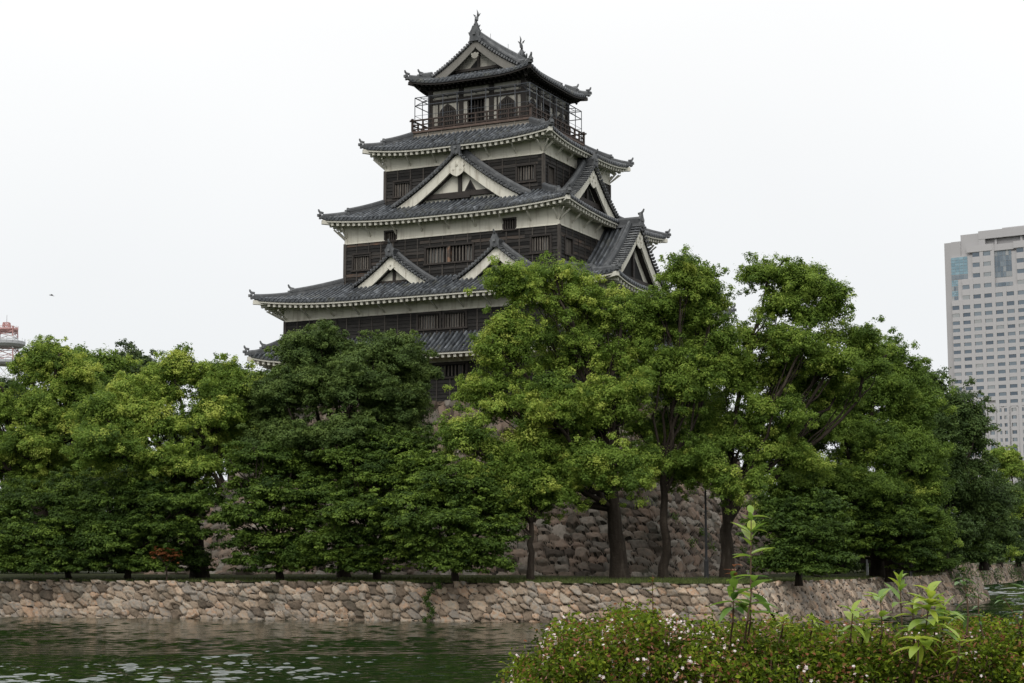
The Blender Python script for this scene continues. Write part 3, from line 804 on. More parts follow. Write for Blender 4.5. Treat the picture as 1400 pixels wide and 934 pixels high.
for v in (-1, 1):                                           # the two fish
    fs = MB(); y0 = v * (VG + .02); z0 = ZR + .56
    path = np.array([[0, y0 - v * .42, z0 + .02], [0, y0 - v * .22, z0 + .1], [0, y0 + v * .02, z0 + .28], [0, y0 + v * .10, z0 + .55], [0, y0 + v * .03, z0 + .85], [0, y0 - v * .1, z0 + 1.1], [0, y0 - v * .1, z0 + 1.28]])
    fs.tube(path, [.12, .20, .22, .18, .13, .09, .05], 8, .55)
    for sx in (-1, 1):
        fs.prism([(0, 0), (.09, .08), (.19, .26), (.07, .2), (0, .16)], lambda x, y, q: np.array([sx * (.1 + x), y0 + q, z0 + 1.08 + y]), .05, .6)   # forked tail
        fs.prism([(0, 0), (.10, .05), (.15, .18), (.06, .14)], lambda x, y, q: np.array([sx * (.16 + x), y0 + v * .05 + q, z0 + .32 + y]), .05, .6)
        fs.tube([np.array([sx * .1, y0 - v * .35, z0 + .16]), np.array([sx * .16, y0 - v * .46, z0 + .3])], [.05, .015], 5, .6)
    fs.prism([(-.05, 0), (.05, 0), (.07, .2), (-.06, .46), (-.03, .2)], lambda x, y, q: np.array([x, y0 - v * .12 + q, z0 + 1.22 + y]), .05, .6)
    for i in range(5): fs.prism([(-.03, 0), (.03, 0), (0, .16)], lambda x, y, q: np.array([x, y0 + v * (.27 - .02 * i) + q * v, z0 + .3 + i * .16 + y]), .06, .6)
    cb(fs, "fish_finial", 'ridge', top, True)
# ================================================================ stone walls, ground, water
M['stone'] = surface("wall_stone", [(0, (.035, .028, .021)), (.10, (.10, .08, .062)), (.25, (.17, .13, .095)), (.38, (.27, .21, .155)), (.46, (.22, .20, .175)), (.56, (.33, .25, .18)), (.64, (.28, .255, .22)), (.74, (.37, .24, .155)), (.82, (.34, .30, .245)), (.9, (.42, .31, .22)), (1, (.50, .45, .37))],
                     5.0, None, .17, .9, .6, 7, .2, stain=((.075, .068, .05), .55, None, .54, .72))
M['basestone'] = surface("base_stone", [(0, (.018, .016, .013)), (.10, (.055, .045, .036)), (.25, (.095, .074, .058)), (.42, (.165, .125, .096)), (.55, (.125, .112, .095)), (.68, (.205, .145, .108)), (.82, (.19, .172, .145)), (1, (.30, .26, .22))],
                         2.5, None, .10, .9, .5, 5, .2, stain=((.045, .048, .036), .35, None, .52, .70))
M['ground'] = surface("bare_ground", [(0, (.022, .022, .012)), (.5, (.042, .048, .02)), (1, (.08, .082, .04))], .6, None, .5, .95, .3, 6, .1)
M['grass'] = leaf_mat("grass_blade", [(0, (.045, .055, .018)), (.5, (.08, .11, .03)), (1, (.15, .16, .065))], .2, .7, .1)
M['bed'] = surface("moat_bed", [(0, (.02, .025, .015)), (1, (.05, .05, .035))], .3, None, .4, .95)

def stone_wall(name, pos, L, H, ch, aspect, step, depth, seed, mat, parent=None, noise=.43, big_low=0.0, cap=.0, topjit=0.0, pn=2.6, soft=.26, ynoise=None):
    """pos(x, y) gives points for x along and y up; irregular stones in rough courses with open joints"""
    r = np.random.default_rng(seed)
    nx, ny = int(L / step) + 1, int(H / step) + 1
    X, Y = np.meshgrid(np.linspace(0, L, nx), np.linspace(0, H, ny), indexing='ij')
    yy = Y
    if big_low: yy = H * ((Y / H) + big_low * (Y / H) ** 2) / (1 + big_low)         # courses get lower towards the top
    nr_ = int(H / ch) + 3; cw = ch * aspect; nc = int(L / cw) + 5
    cxs = (np.arange(nc)[None] - 2 + .5 * (np.arange(nr_)[:, None] % 2) + r.uniform(-noise, noise, (nr_, nc))) * cw
    yn = noise if ynoise is None else ynoise
    cys = (np.arange(nr_)[:, None] - 1 + .5 + r.uniform(-yn, yn, (nr_, nc))) * ch
    cval = np.clip(r.beta(2.2, 2.0, (nr_, nc)), .12, 1); tx = r.normal(0, 1, (nr_, nc)); ty = r.normal(0, 1, (nr_, nc)); dz = r.normal(0, 1, (nr_, nc))
    wgt = r.uniform(.68, 1.5, (nr_, nc))
    warp = .045 * ch
    Xw = X + warp * np.sin(Y * 5.1 / ch * .6 + 1.7 * np.sin(X * 2.3 / ch * .4)); Yw = yy + warp * np.sin(X * 4.3 / ch * .5 + 2.0 * np.sin(Y * 3.1 / ch * .4))
    ri = np.floor(Yw / ch).astype(int) + 1; ci = np.floor(Xw / cw).astype(int) + 2
    D, I, Jx = [], [], []
    for a in (-1, 0, 1):
        for b in (-2, -1, 0, 1, 2):
            rr = np.clip(ri + a, 0, nr_ - 1); cc = np.clip(ci + b, 0, nc - 1)
            dx = np.abs(Xw - cxs[rr, cc]) / aspect; dy = np.abs(Yw - cys[rr, cc])
            d = ((dx ** pn + dy ** pn) ** (1 / pn)) * wgt[rr, cc]; D.append(d); I.append(rr); Jx.append(cc)
    D = np.stack(D, -1); o = np.argsort(D, -1)
    pick = lambda A, k: np.take_along_axis(np.stack(A, -1), o[..., k:k + 1], -1)[..., 0]
    Ds = np.take_along_axis(D, o[..., :2], -1); e = (Ds[..., 1] - Ds[..., 0]) / ch
    i0, j0 = pick(I, 0), pick(Jx, 0)
    s = np.clip(e / soft, 0, 1); s = s * s * (3 - 2 * s)
    fx = (Xw - cxs[i0, j0]) / cw; fy = (Yw - cys[i0, j0]) / ch
    disp = depth * (s * (1.0 + .28 * dz[i0, j0] + .35 * tx[i0, j0] * fx + .35 * ty[i0, j0] * fy) - .9)
    disp += depth * .10 * r.normal(0, 1, X.shape) * s
    P = pos(X, Y)
    gx = np.gradient(P, axis=0); gy = np.gradient(P, axis=1); N = np.cross(gx, gy); N /= np.linalg.norm(N, axis=-1)[..., None]
    V = P + N * disp[..., None]
    val = np.where(e > .03, cval[i0, j0], .02)
    if topjit: V[..., 2] += (topjit * np.clip(dz[i0[:, -1], j0[:, -1]], -1.5, 1.2))[:, None] * (Y / H) ** 5
    mb = MB(); mb.grid(V, val[:-1, :-1].ravel(), flip=False)
    if cap:                                                     # the top of the wall reaching back into the bank
        top = V[:, -1]; back = P[:, -1] - N[:, -1] * cap; back[:, 2] = P[:, -1][:, 2] - .02
        mb.grid(np.stack([top, back], 1), val[:-1, -2])
    return mb.build(name, mat, parent, True)

WZ = -3.0
C0 = np.array([12.6, 82.0]); E0_ = np.array([36.3, 131.5])
dF = np.array([-.9603, .2790]); dR = (E0_ - C0) / np.linalg.norm(E0_ - C0); LR = np.linalg.norm(E0_ - C0)
inF, inR = np.array([.279, .9603]), np.array([-dR[1], dR[0]])
SH = .30 * inF + 1.35 * inR
def ztop_R(x):
    return np.interp(x, [0, 20, LR - 12, LR - 5, LR + 5], [-1.1, -1.1, -1.02, -.35, -.22])
def posF(x, y):
    h = y / 2.2
    return np.stack([C0[0] + dF[0] * x + SH[0] * h, C0[1] + dF[1] * x + SH[1] * h, WZ - .3 + 0 * x + h * (1.9 + .3)], -1)
def posR(x, y):
    h = y / 2.3
    return np.stack([C0[0] + dR[0] * x + SH[0] * h, C0[1] + dR[1] * x + SH[1] * h, (WZ - .3) + h * (ztop_R(x) - WZ + .3)], -1)
F_LEN = 76.0
mw = stone_wall("moat_wall", lambda x, y: posF(F_LEN - x, y), F_LEN, 2.2, .40, 1.22, .045, .16, 3, M['stone'], cap=.5, topjit=.045, pn=3.0, ynoise=.34)
tag(mw, "low tan rubble stone wall rising straight out of the green moat", "stone wall")
mw2 = stone_wall("moat_wall", posR, LR, 2.5 * .92, .42, 1.25, .06, .12, 4, M['stone'], cap=.5, topjit=.045, pn=3.0, ynoise=.34)
tag(mw2, "sloping stone moat wall receding from the corner at right", "stone wall")
dE = np.array([-.72, .69])
def posE(x, y):
    h = y / 2.9; s2 = -1.35 * (-inR) * 1.0
    sh = 1.35 * inR + np.array([-.35, -.35]) * 1.2
    return np.stack([E0_[0] + dE[0] * x + sh[0] * h, E0_[1] + dE[1] * x + sh[1] * h, (WZ - .3) + h * (-.22 - WZ + .3) + 0 * x], -1)
mw3 = stone_wall("moat_wall", posE, 24.0, 2.9, .42, 1.25, .08, .12, 5, M['stone'], cap=.5, topjit=.045, pn=3.0, ynoise=.34)
tag(mw3, "far end of the stone moat wall, turning away from the water", "stone wall")
W0, W1 = np.array([38.0, 166.0]), np.array([112.0, 337.0]); LW = np.linalg.norm(W1 - W0); dW = (W1 - W0) / LW; inW = np.array([-dW[1], dW[0]])
def posW(x, y):
    h = y / 2.7
    return np.stack([W0[0] + dW[0] * x + inW[0] * 1.1 * h, W0[1] + dW[1] * x + inW[1] * 1.1 * h, (WZ - .3) + h * (-.55 - WZ + .3) + 0 * x], -1)
mw4 = stone_wall("moat_wall", posW, LW, 2.7, .5, 1.3, .11, .14, 6, M['stone'], cap=.5, topjit=.045, pn=3.0, ynoise=.34)
tag(mw4, "distant stone wall across the open water at the right edge", "stone wall")

# land: one sheet behind the walls
def pl(fn, xs, H): return [tuple(fn(np.array(float(x)), np.array(H))) for x in xs]
bnd = [(-1500, 110, -1.1)] + [(p[0], p[1], p[2] - .02) for p in pl(posF, np.linspace(F_LEN, 0, 20), 2.2)]
bnd += [(p[0], p[1], p[2] - .02) for p in pl(posR, np.linspace(0.8, LR, 24), 2.3)]
bnd += [(p[0], p[1], p[2] - .02) for p in pl(posE, np.linspace(1, 24, 5), 2.9)]
bnd += [(p[0], p[1], p[2] - .02) for p in pl(posW, np.linspace(1, LW, 14), 2.7)]
bnd += [(600, 345, -.6), (1500, 345, -.6), (1500, 2600, -.6), (-1500, 2600, -.6)]
from mathutils.geometry import delaunay_2d_cdt
inner = [(x, y, -.85) for x in range(-70, 31, 10) for y in range(100, 171, 10)]
pts = [Vector(p[:2]) for p in bnd] + [Vector(p[:2]) for p in inner]
vo, _, fo, ov, _, _ = delaunay_2d_cdt(pts, [], [list(range(len(bnd)))], 1, 1e-4)
zs = [p[2] for p in bnd] + [p[2] for p in inner]
lm = MB(); lm.add([(v.x, v.y, zs[ov[i][0]] if ov[i] else -.8) for i, v in enumerate(vo)], [list(f) for f in fo], .45)
land = lm.build("ground", M['ground']); tag(land, kind="structure")
bed = MB(); bed.box((0, 1500, -4.6), (3000, 3000, .3)); tag(bed.build("moat_bed", M['bed']), kind="structure")
nb = MB(); nb.box2((-60, -40, -4), (60, 7.2, -1.62)); tag(nb.build("near_bank", M['ground']), kind="structure")

W_NEAR, W_FAR, W_FINE = .039, .043, .032
# water: murky green, wind ripples
m_, N_, L_, P_ = new_mat("moat_water")
P_.inputs["Base Color"].default_value = (.007, .018, .005, 1); P_.inputs["Roughness"].default_value = .04; P_.inputs["IOR"].default_value = 1.33
def wnoise(sc, vec, rot, det=3.0):
    t = N_.new("ShaderNodeTexNoise"); t.inputs["Scale"].default_value = sc; t.inputs["Detail"].default_value = det; t.inputs["Roughness"].default_value = .55
    c = N_.new("ShaderNodeTexCoord"); mp = N_.new("ShaderNodeMapping"); mp.inputs["Scale"].default_value = vec; mp.inputs["Rotation"].default_value = (0, 0, rot)
    L_.new(c.outputs["Object"], mp.inputs[0]); L_.new(mp.outputs[0], t.inputs["Vector"]); return t
n2 = wnoise(1.0, (5.0, 3.0, 1), -.15, 2.0)
bp = N_.new("ShaderNodeBump"); bp.inputs["Strength"].default_value = 1.0; bp.inputs["Distance"].default_value = .006
L_.new(n2.outputs["Fac"], bp.inputs["Height"]); L_.new(bp.outputs[0], P_.inputs["Normal"])
wv = np.random.default_rng(31); NW = 64
wl_ = np.exp(wv.uniform(math.log(.34), math.log(1.25), NW)); wa_ = wv.normal(math.radians(80), .75, NW); wp_ = wv.uniform(0, 6.28, NW)
kx_, ky_ = np.cos(wa_) * 2 * math.pi / wl_, np.sin(wa_) * 2 * math.pi / wl_
gl_ = wv.uniform(9, 30, 10); ga_ = wv.uniform(0, 6.28, 10); gp_ = wv.uniform(0, 6.28, 10)
def waves(X, Y, near, far, zoom=1.0):
    """wind ripples as real height; near / far = rms slope close to and away from the camera"""
    X0, Y0 = X, Y; X, Y = X / zoom, Y / zoom; h = np.zeros_like(X); am = 1.0 / (2 * math.pi / wl_) * math.sqrt(2.0 / NW)
    for i in range(NW): h += am[i] * np.sin(kx_[i] * X + ky_[i] * Y + wp_[i] + 1.2 * np.sin(.31 * X + .23 * Y + i))
    X, Y = X0, Y0; h = h * zoom; g = np.zeros_like(X)
    for i in range(10): g += np.sin((np.cos(ga_[i]) * X * .6 + np.sin(ga_[i]) * Y * 1.6) * 2 * math.pi / gl_[i] + gp_[i])
    g = 1 + .20 * g
    hs_ = h / h.std(); crest = np.clip(hs_ - .9, 0, 3) ** 1.5 * h.std()
    s_ = np.interp(Y, [40, 47, 55, 84, 110, 150], [near * 1.25, near, far * 1.05, far, near * 2.4, near * 3.2])
    return (h + .7 * crest) * s_ * np.clip(g, .35, 2.0)
def water_grid(mb, x0, x1, y0, y1, st, near, far, zoom=1.0, sty=None, fine=0.0):
    sty = sty or st
    X, Y = np.meshgrid(np.arange(x0, x1 + st * .5, st), np.arange(y0, y1 + sty * .5, sty), indexing='ij')
    e = np.minimum(np.minimum(X - x0, X.max() - X), np.minimum(Y - y0, Y.max() - Y)); h = waves(X, Y, near, far, zoom)
    if fine: h = h + waves(X + 7, Y * .6 + 3, fine, fine, .30) * .8
    h = h * np.clip(e / 1.0, 0, 1)
    mb.grid(np.stack([X, Y, WZ + h], -1), .5, flip=True); return X.max(), Y.max()
wm = MB(); xn, yn_ = water_grid(wm, -22, 8, 38, 57, .042, W_NEAR, W_FAR, 1.0, .075, W_FINE)
xa, ya = water_grid(wm, -42, 25, yn_, 98, .115, W_NEAR, W_FAR); xb, yb = water_grid(wm, xa, 95, 38, 250, .34, W_NEAR, W_FAR, 2.6)
for x0, x1, y0, y1 in ((-900, 900, 7, 38), (-900, -42, 38, 360), (-42, -22, 38, yn_), (xn, xa, 38, yn_), (-42, xa, ya, 360), (xa, xb, yb, 360), (xb, 900, 38, 360)): wm.add([(x0, y0, WZ), (x1, y0, WZ), (x1, y1, WZ), (x0, y1, WZ)], [[0, 1, 2, 3]])
tag(wm.build("water", m_, None, True), kind="structure")

# grass along the top of the bank: blades, one object
gr = np.random.default_rng(21)
def blades(n, pts, hmin, hmax, w):
    h = gr.uniform(hmin, hmax, n); a = gr.uniform(0, 2 * math.pi, n); ln = gr.normal(0, .35, (n, 2)) * h[:, None]
    dx = np.stack([np.cos(a), np.sin(a), 0 * a], 1) * w
    tip = pts + np.column_stack([ln, h]); return np.stack([pts - dx, pts + dx, tip], 1).reshape(-1, 3), np.arange(3 * n).reshape(n, 3)
gb = MB(); n = 22000
x_ = gr.uniform(0, 62, n); dd_ = gr.beta(1, 1.6, n) * 9.0
p_ = posF(x_, 0 * x_ + 2.2) + np.column_stack([inF[0] * dd_, inF[1] * dd_, 0 * dd_]); p_[:, 2] = -1.12 + .02 * dd_
V_, F_ = blades(n, p_, .05, .16, .022); gb.add(V_, F_, np.clip(gr.normal(.45, .2, n), 0, 1))
n = 14000; x_ = gr.uniform(0, LR, n); dd_ = gr.beta(1, 1.5, n) * 8.0
p_ = posR(x_, 0 * x_ + 2.3) + np.column_stack([inR[0] * dd_, inR[1] * dd_, 0 * dd_ + .0]); V_, F_ = blades(n, p_, .05, .18, .022); gb.add(V_, F_, np.clip(gr.normal(.45, .2, n), 0, 1))
tag(gb.build("grass", M['grass']), kind="stuff")

# the keep's battered stone base
base = empty("stone_base", (KC[0], KC[1], -1.0), -PHI)
tag(base, "tall battered base of dark boulders under the castle keep", "stone base")
HB = 11.25; TA, TB = 12.20, 9.20
def boff(h): d = 1 - h; return .62 * d + .38 * d * d
OFFS = {'F': (6.5, 7.9), 'R': (7.9, 7.0), 'B': (7.0, 6.5), 'L': (6.5, 6.5)}
NOUT = {'F': 7.9, 'R': 7.9, 'B': 7.0, 'L': 6.5}
for k in SIDES:
    T, N = (TA, TB) if k in 'FB' else (TB, TA); ol, orr = OFFS[k]; Lb = 2 * T + ol + orr
    def pb_(x, y, k=k, T=T, N=N, ol=ol, orr=orr, Lb=Lb):
        h = y / HB; f = boff(h); u = x / Lb
        if k == 'F': ol = 6.5
        return sarr(k, -T - ol * f + u * (2 * T + (ol + orr) * f), N + NOUT[k] * f, y + 0 * x)
    vis = k in 'FR'
    s_ = stone_wall("base_face", pb_, Lb, HB, .58, 1.5, .07 if vis else .2, .22, 11 + ord(k), M['basestone'], base, .36, big_low=-.3, pn=3.8, soft=.27, ynoise=.24)
tp_ = MB(); tp_.box((0, 0, HB - .12), (TA, TB, .1), None, .4); tp_.build("base_top", M['basestone'], base)

# ================================================================ far things
M['tower'] = surface("pale_panel", [(0, (.33, .322, .324)), (.5, (.415, .405, .408)), (1, (.47, .46, .463))], .08, None, .15, .7, 0, 1, .3)
M['panel2'] = surface("grey_spandrel", [(0, (.25, .242, .24)), (1, (.34, .33, .325))], .1, None, .15, .7, 0, 1, .3)
M['glass'] = surface("hazed_glass", [(0, (.085, .11, .14)), (.45, (.13, .165, .20)), (.8, (.20, .235, .265)), (1, (.32, .33, .33))], .3, None, .1, .25, 0, 1, .4)  # panes lightened in their base colour in place of distance haze
M['tealglass'] = surface("teal_glass", [(0, (.13, .22, .27)), (1, (.24, .36, .42))], .3, None, .15, .2, 0, 1, .5)
TYAW = math.atan2(-.57, .82)
tw = empty("tower_block", (178.8, 700, -1), TYAW); tag(tw, "tall pale office tower with rows of small dark windows", "building")
TH = TYAW; W_, DEP = 66.0, 40.0
tb_ = MB(); zt0 = 1.0
def tbx(mb, s0, s1, d0, d1, z0, z1, t=.5): mb.box2((s0, d0, z0 + 1), (s1, d1, z1 + 1), t)   # local x along the front, y into depth
tbx(tb_, 2.0, W_ - 2, .9, DEP, -1, 124.0, .5); tbx(tb_, -.9, 2.0, 1.2, DEP, -1, 130.0, .25); tbx(tb_, W_ - 2, W_, 1.2, DEP, -1, 130, .25)
tbx(tb_, 2.0, 6.0, 1.2, DEP, 123.5, 130.2, .3); tbx(tb_, 6.0, 13.6, 1.6, DEP, 124, 132.8, .4); tbx(tb_, 13.6, W_ - 12, 2.9, DEP, 124, 130, .0)
tbx(tb_, 13.6, W_ - 12, 1.2, DEP, 130.1, 133.5, .45); tbx(tb_, 20, 30, 12, 26, 133.5, 136.0, .3); tbx(tb_, 38, 44, 14, 22, 133.5, 135.2, .4); tbx(tb_, 13.6, 16.3, 1.3, 6, 127.5, 130.1, .5)
for s_ in (20.0, 30.6, 41.0, 50.0): tbx(tb_, s_, s_ + .9, 2.2, 3.2, 127.4, 130.1, .5)
tbx(tb_, W_ - 12, W_ - 4, 1.6, DEP, 124, 132.8, .4)
rows = [(124.7, 122.9), (120.45, 118.7), (116.1, 114.4), (111.65, 109.9), (107.35, 105.7), (103.4, 101.7), (100.15, 98.6), (96.95, 95.5)]
z_ = 96.95
while z_ > 65.5: z_ -= 3.01; rows.append((z_, z_ - 1.4))
bay = lambda i: 1.95 + i * 4.56
nbay = 13
sp = pr_ = tb_; wlist = []
for i in range(nbay):
    s0 = bay(i); sw = (s0 + .25, s0 + 3.0)
    skip_top = 5 if i == 0 else (3 if i == 1 else 0)
    mid = i in (4, 5, 10, 11)
    if mid: skip_top = 4
    for r_, (z1, z0) in enumerate(rows):
        if r_ < skip_top: continue
        if i >= 1 and r_ == len(rows) - 1 and i < 4: continue
        wlist.append((sw[0], sw[1], z0, z1))
    zt_ = 127.6 if skip_top == 0 else (rows[skip_top][0] + 2.3)
    # wall columns between windows, proud of the spandrels
    pr_.box2((s0 + 3.15, 0, 0), (s0 + 4.56 + .1, 1.0, zt_ + 1 if not mid else rows[4][0] + 3.3), .55 + .1 * math.sin(i * 3.1))
    zs_ = [zt_] + [v for r_, (a_, b_) in enumerate(rows) if r_ >= skip_top for v in (a_, b_)]
    for q in range(0, len(zs_) - 1, 2): sp.box2((s0 + .1, .05, zs_[q + 1] + 1), (s0 + 3.15, 1.0, zs_[q] + 1), .6)
    sp.box2((s0 + .1, .05, 62.2), (s0 + 3.15, 1.0, rows[-1][1] + 1), .6)
# podium floors: smaller windows, then tall ones
pz = [(60.4, 59.0), (57.4, 56.0), (54.4, 53.0), (51.4, 50.0), (48.4, 47.0)]
ns_ = 20; pitch = 60.0 / ns_
sml = []
for j in range(ns_):
    s0 = 3.6 + j * pitch
    for z1, z0 in pz: sml.append((s0 + .9, s0 + 2.3, z0, z1))
    if s0 < 15: sml.append((s0 + .9, s0 + 2.3, 62.5, 63.9))
    sml.append((s0 + .8, s0 + 2.2, 41.3, 45.6))
    pr_.box2((s0 - .5, 0, 0), (s0 + .6, 1.0, 61.9), .5)
    zs_ = [62.1] + [v for z1, z0 in pz for v in (z1 + 1, z0 + 1)] + [46.6, 42.3, 0]
    for q in range(0, len(zs_) - 1, 2): sp.box2((s0 + .6, .05, zs_[q + 1]), (s0 + pitch - .5, .98, zs_[q]), .55)
cap_ = tb_; cap_.box2((8.9, -.15, 125.9), (19.6, .9, 128.6), .6); cap_.box2((28.4, -.15, 125.9), (43, .9, 128.6), .6); cap_.box2((19.6, .3, 125.6), (28.4, 1.1, 128.2), .45)
tb_.build("wall", M['tower'], tw)
wlist = sorted(wlist, key=lambda w: (w[0] > 36, -w[3])) ; allw = wlist + sml
vis = [w for w in allw if w[0] < 33 and w[2] > 58]
vis = vis[:100]; rest = [w for w in allw if w not in vis]
for w in vis:
    b_ = MB(); b_.box2((w[0], .16, w[2] + 1), (w[1], .45, w[3] + 1), float(rng.random())); o = b_.build("window", M['glass'], tw)
b_ = MB()
for w in rest: b_.box2((w[0], .16, w[2] + 1), (w[1], .45, w[3] + 1), float(rng.random()))
o = b_.build("window", M['glass'], tw); o["kind"] = "stuff"
def glz(name, mat, s0, s1, z0, z1, nx, nz, d):
    """one glazed bay: panes in a grid with dark joints"""
    mb = MB()
    for i in range(nx):
        for j in range(nz):
            a0, a1_ = s0 + i * (s1 - s0) / nx + .05, s0 + (i + 1) * (s1 - s0) / nx - .05
            c0, c1 = z0 + j * (z1 - z0) / nz + .06, z0 + (j + 1) * (z1 - z0) / nz - .06
            mb.box2((a0, d, c0 + 1), (a1_, d + .1, c1 + 1), float(np.clip(rng.normal(.6, .2), 0, 1)))
    mb.build(name, M[mat], tw)
for q in ((1.9, 8.9, 116.3, 123.6, 4, 6, .8), (1.9, 4.6, 111.6, 114.2, 3, 3, .8), (1.9, 4.6, 107.4, 109.7, 3, 3, .8)): glz("corner_glazing", 'tealglass', *q)
for q in ((1.9, 8.9, 114.3, 116.2, 4, 1, .8), (1.9, 4.6, 109.8, 111.5, 3, 1, .8), (1.9, 4.6, 105.5, 107.3, 3, 1, .8), (20.1, 27.2, 113.6, 124.6, 6, 5, .8), (20.0, 27.4, 109.8, 111.5, 5, 1, .6), (47.4, 54.6, 113.6, 124.6, 6, 5, .8), (47.4, 54.7, 109.8, 111.5, 5, 1, .6)): glz("bay_glazing", 'glass', *q)

M['hazedred'] = surface("hazed_red_paint", [(0, (.42, .23, .22)), (1, (.5, .30, .28))], 1, None, .2, .6)  # red paled in the colour itself to suggest distance haze
M['whitepaint'] = surface("white_paint", [(0, (.6, .6, .6)), (1, (.8, .8, .8))], 1, None, .2, .6)
M['lightgrey'] = surface("grey_steel", [(0, (.32, .33, .34)), (1, (.5, .51, .52))], 1, None, .2, .6)
mp_ = at(-3, 766, 600); mast = empty("radio_mast", (mp_[0], 600, -1)); tag(mast, "red and white lattice radio mast with round platforms beyond the trees", "radio mast")
zz_ = lambda py: (766 - py) / 3.92 + 1
secs = [(0, 30, 9.0, 6.0), (30, 52, 6.0, 4.4), (52, zz_(497), 4.4, 3.8), (zz_(497), zz_(478), 3.8, 3.4), (zz_(478), zz_(461), 3.4, 3.2), (zz_(461), zz_(447), 3.2, 3.0), (zz_(447), zz_(441), 1.1, .9)]
for i, (z0, z1, h0, h1) in enumerate(secs):
    mb = MB(); n = 2 if i < 3 else 2; C = [(-1, -1), (1, -1), (1, 1), (-1, 1)]
    for j in range(n):
        a0, a1_ = z0 + (z1 - z0) * j / n, z0 + (z1 - z0) * (j + 1) / n; g0, g1 = h0 + (h1 - h0) * j / n, h0 + (h1 - h0) * (j + 1) / n
        for q in range(4):
            p, p2 = C[q], C[(q + 1) % 4]; A0, A1 = np.array([p[0] * g0, p[1] * g0, a0]), np.array([p[0] * g1, p[1] * g1, a1_]); B0, B1 = np.array([p2[0] * g0, p2[1] * g0, a0]), np.array([p2[0] * g1, p2[1] * g1, a1_])
            wd = .30 if h0 > .5 else .1; mb.bar(A0, A1, wd, wd); mb.bar(A0, B1, wd * .5, wd * .5); mb.bar(B0, A1, wd * .5, wd * .5); mb.bar(A1, B1, wd * .6, wd * .6)
    mb.build("mast_section", M['whitepaint'] if i in (4, 2, 0) else M['hazedred'], mast)
sp_ = MB(); sp_.tube([(0, 0, zz_(441)), (0, 0, zz_(430))], [.14, .06], 5); sp_.build("antenna", M['lightgrey'], mast)
for py, r_, h_ in ((470, 6.6, 1.3), (496, 5.6, 1.0), (451, 4.0, .6)):
    mb = MB(); z0 = zz_(py); mb.tube([(0, 0, z0 - h_), (0, 0, z0 - h_ * .3), (0, 0, z0 + h_ * .5)], [r_ * .86, r_, r_], 24); mb.tube([(0, 0, z0 + h_ * .5), (0, 0, z0 + h_ * .5 + .15)], [r_, r_ - .3], 24)
    for a in range(20): c_, s_ = math.cos(a * math.pi / 10) * r_, math.sin(a * math.pi / 10) * r_; mb.bar((c_, s_, z0), (c_, s_, z0 + h_ * .5 + 1.1), .08, .08)
    mb.build("platform", M['lightgrey'] if r_ > 4.5 else M['hazedred'], mast)

M['black'] = surface("black_metal", [(0, (.012, .013, .014)), (1, (.03, .03, .032))], 2, None, .3, .5, 0, 1, .4)
M['lampglass'] = surface("lamp_glass", [(0, (.18, .18, .17)), (1, (.32, .32, .30))], 2, None, .3, .3, 0, 1, .5)
def street_lamp(loc, H, label):
    r_ = empty("street_lamp", loc); tag(r_, label, "street lamp", "lamp posts on the castle bank")
    p = MB(); p.tube([(0, 0, 0), (0, 0, .05), (0, 0, .9), (0, 0, .95), (0, 0, H * .6), (0, 0, H - .75)], [.14, .13, .12, .075, .06, .05], 10); p.tube([(0, 0, .92), (0, 0, 1.0)], [.13, .1], 10); p.build("pole", M['black'], r_)
    h = MB(); h.tube([(0, 0, H - .78), (0, 0, H - .68)], [.07, .15], 6); h.tube([(0, 0, H - .22), (0, 0, H - .16), (0, 0, H - .04), (0, 0, H)], [.27, .26, .08, .03], 6); h.tube([(0, 0, H), (0, 0, H + .1)], [.025, .01], 6)
    for a in range(6): c_, s_ = math.cos(a * math.pi / 3), math.sin(a * math.pi / 3); h.bar((c_ * .14, s_ * .14, H - .68), (c_ * .24, s_ * .24, H - .2), .025, .025)
    hh = h.build("lantern", M['black'], r_); g = MB(); g.tube([(0, 0, H - .67), (0, 0, H - .22)], [.125, .22], 6); g.build("lantern_glass", M['lampglass'], hh)
q = at(966, 790, 96); street_lamp((q[0], q[1], -.95), 5.9, "black lamp post with lantern in front of the stone base")
q = at(77, 772, 104); street_lamp((q[0], q[1], -.95), 5.1, "dim lamp post standing among the trees at far left")

M['sign'] = surface("pale_board", [(0, (.30, .23, .15)), (1, (.45, .36, .25))], 3, None, .3, .8)
q = at(1186, 785, 113); sg = empty("signpost", (q[0], q[1], -1.0), -.4); tag(sg, "pale wooden notice board on a post behind the right-hand trees", "notice board")
b_ = MB(); b_.box((0, 0, .62), (.06, .06, .62)); b_.build("post", M['lightgrey'], sg); b_ = MB(); b_.box((-.12, 0, 1.28), (.34, .26, .05)); b_.build("board_roof", M['sign'], sg); b_ = MB(); b_.box((-.12, -.02, 1.0), (.3, .03, .18)); b_.build("panel", M['timber'], sg)
q = at(1232, 787, 111); bn = empty("park_bench", (q[0], q[1], -1.02), -.44); tag(bn, "dark park bench in the shade of the right-hand trees", "bench")
b_ = MB()
for i in range(4): b_.box((0, -.2 + i * .13, .43), (.75, .05, .02))
b_.build("seat", M['timber'], bn); b_ = MB()
for i in range(2): b_.box((0, .28 + i * .04, .62 + i * .16), (.75, .015, .055))
b_.build("backrest", M['timber'], bn)
for s_ in (-1, 1):
    for y_ in (-.2, .24): b_ = MB(); b_.box((s_ * .6, y_, .21), (.035, .035, .21)); b_.build("leg", M['black'], bn)
    b_ = MB(); b_.bar((s_ * .6, .24, .4), (s_ * .6, .34, .85), .05, .05); b_.build("back_post", M['black'], bn)

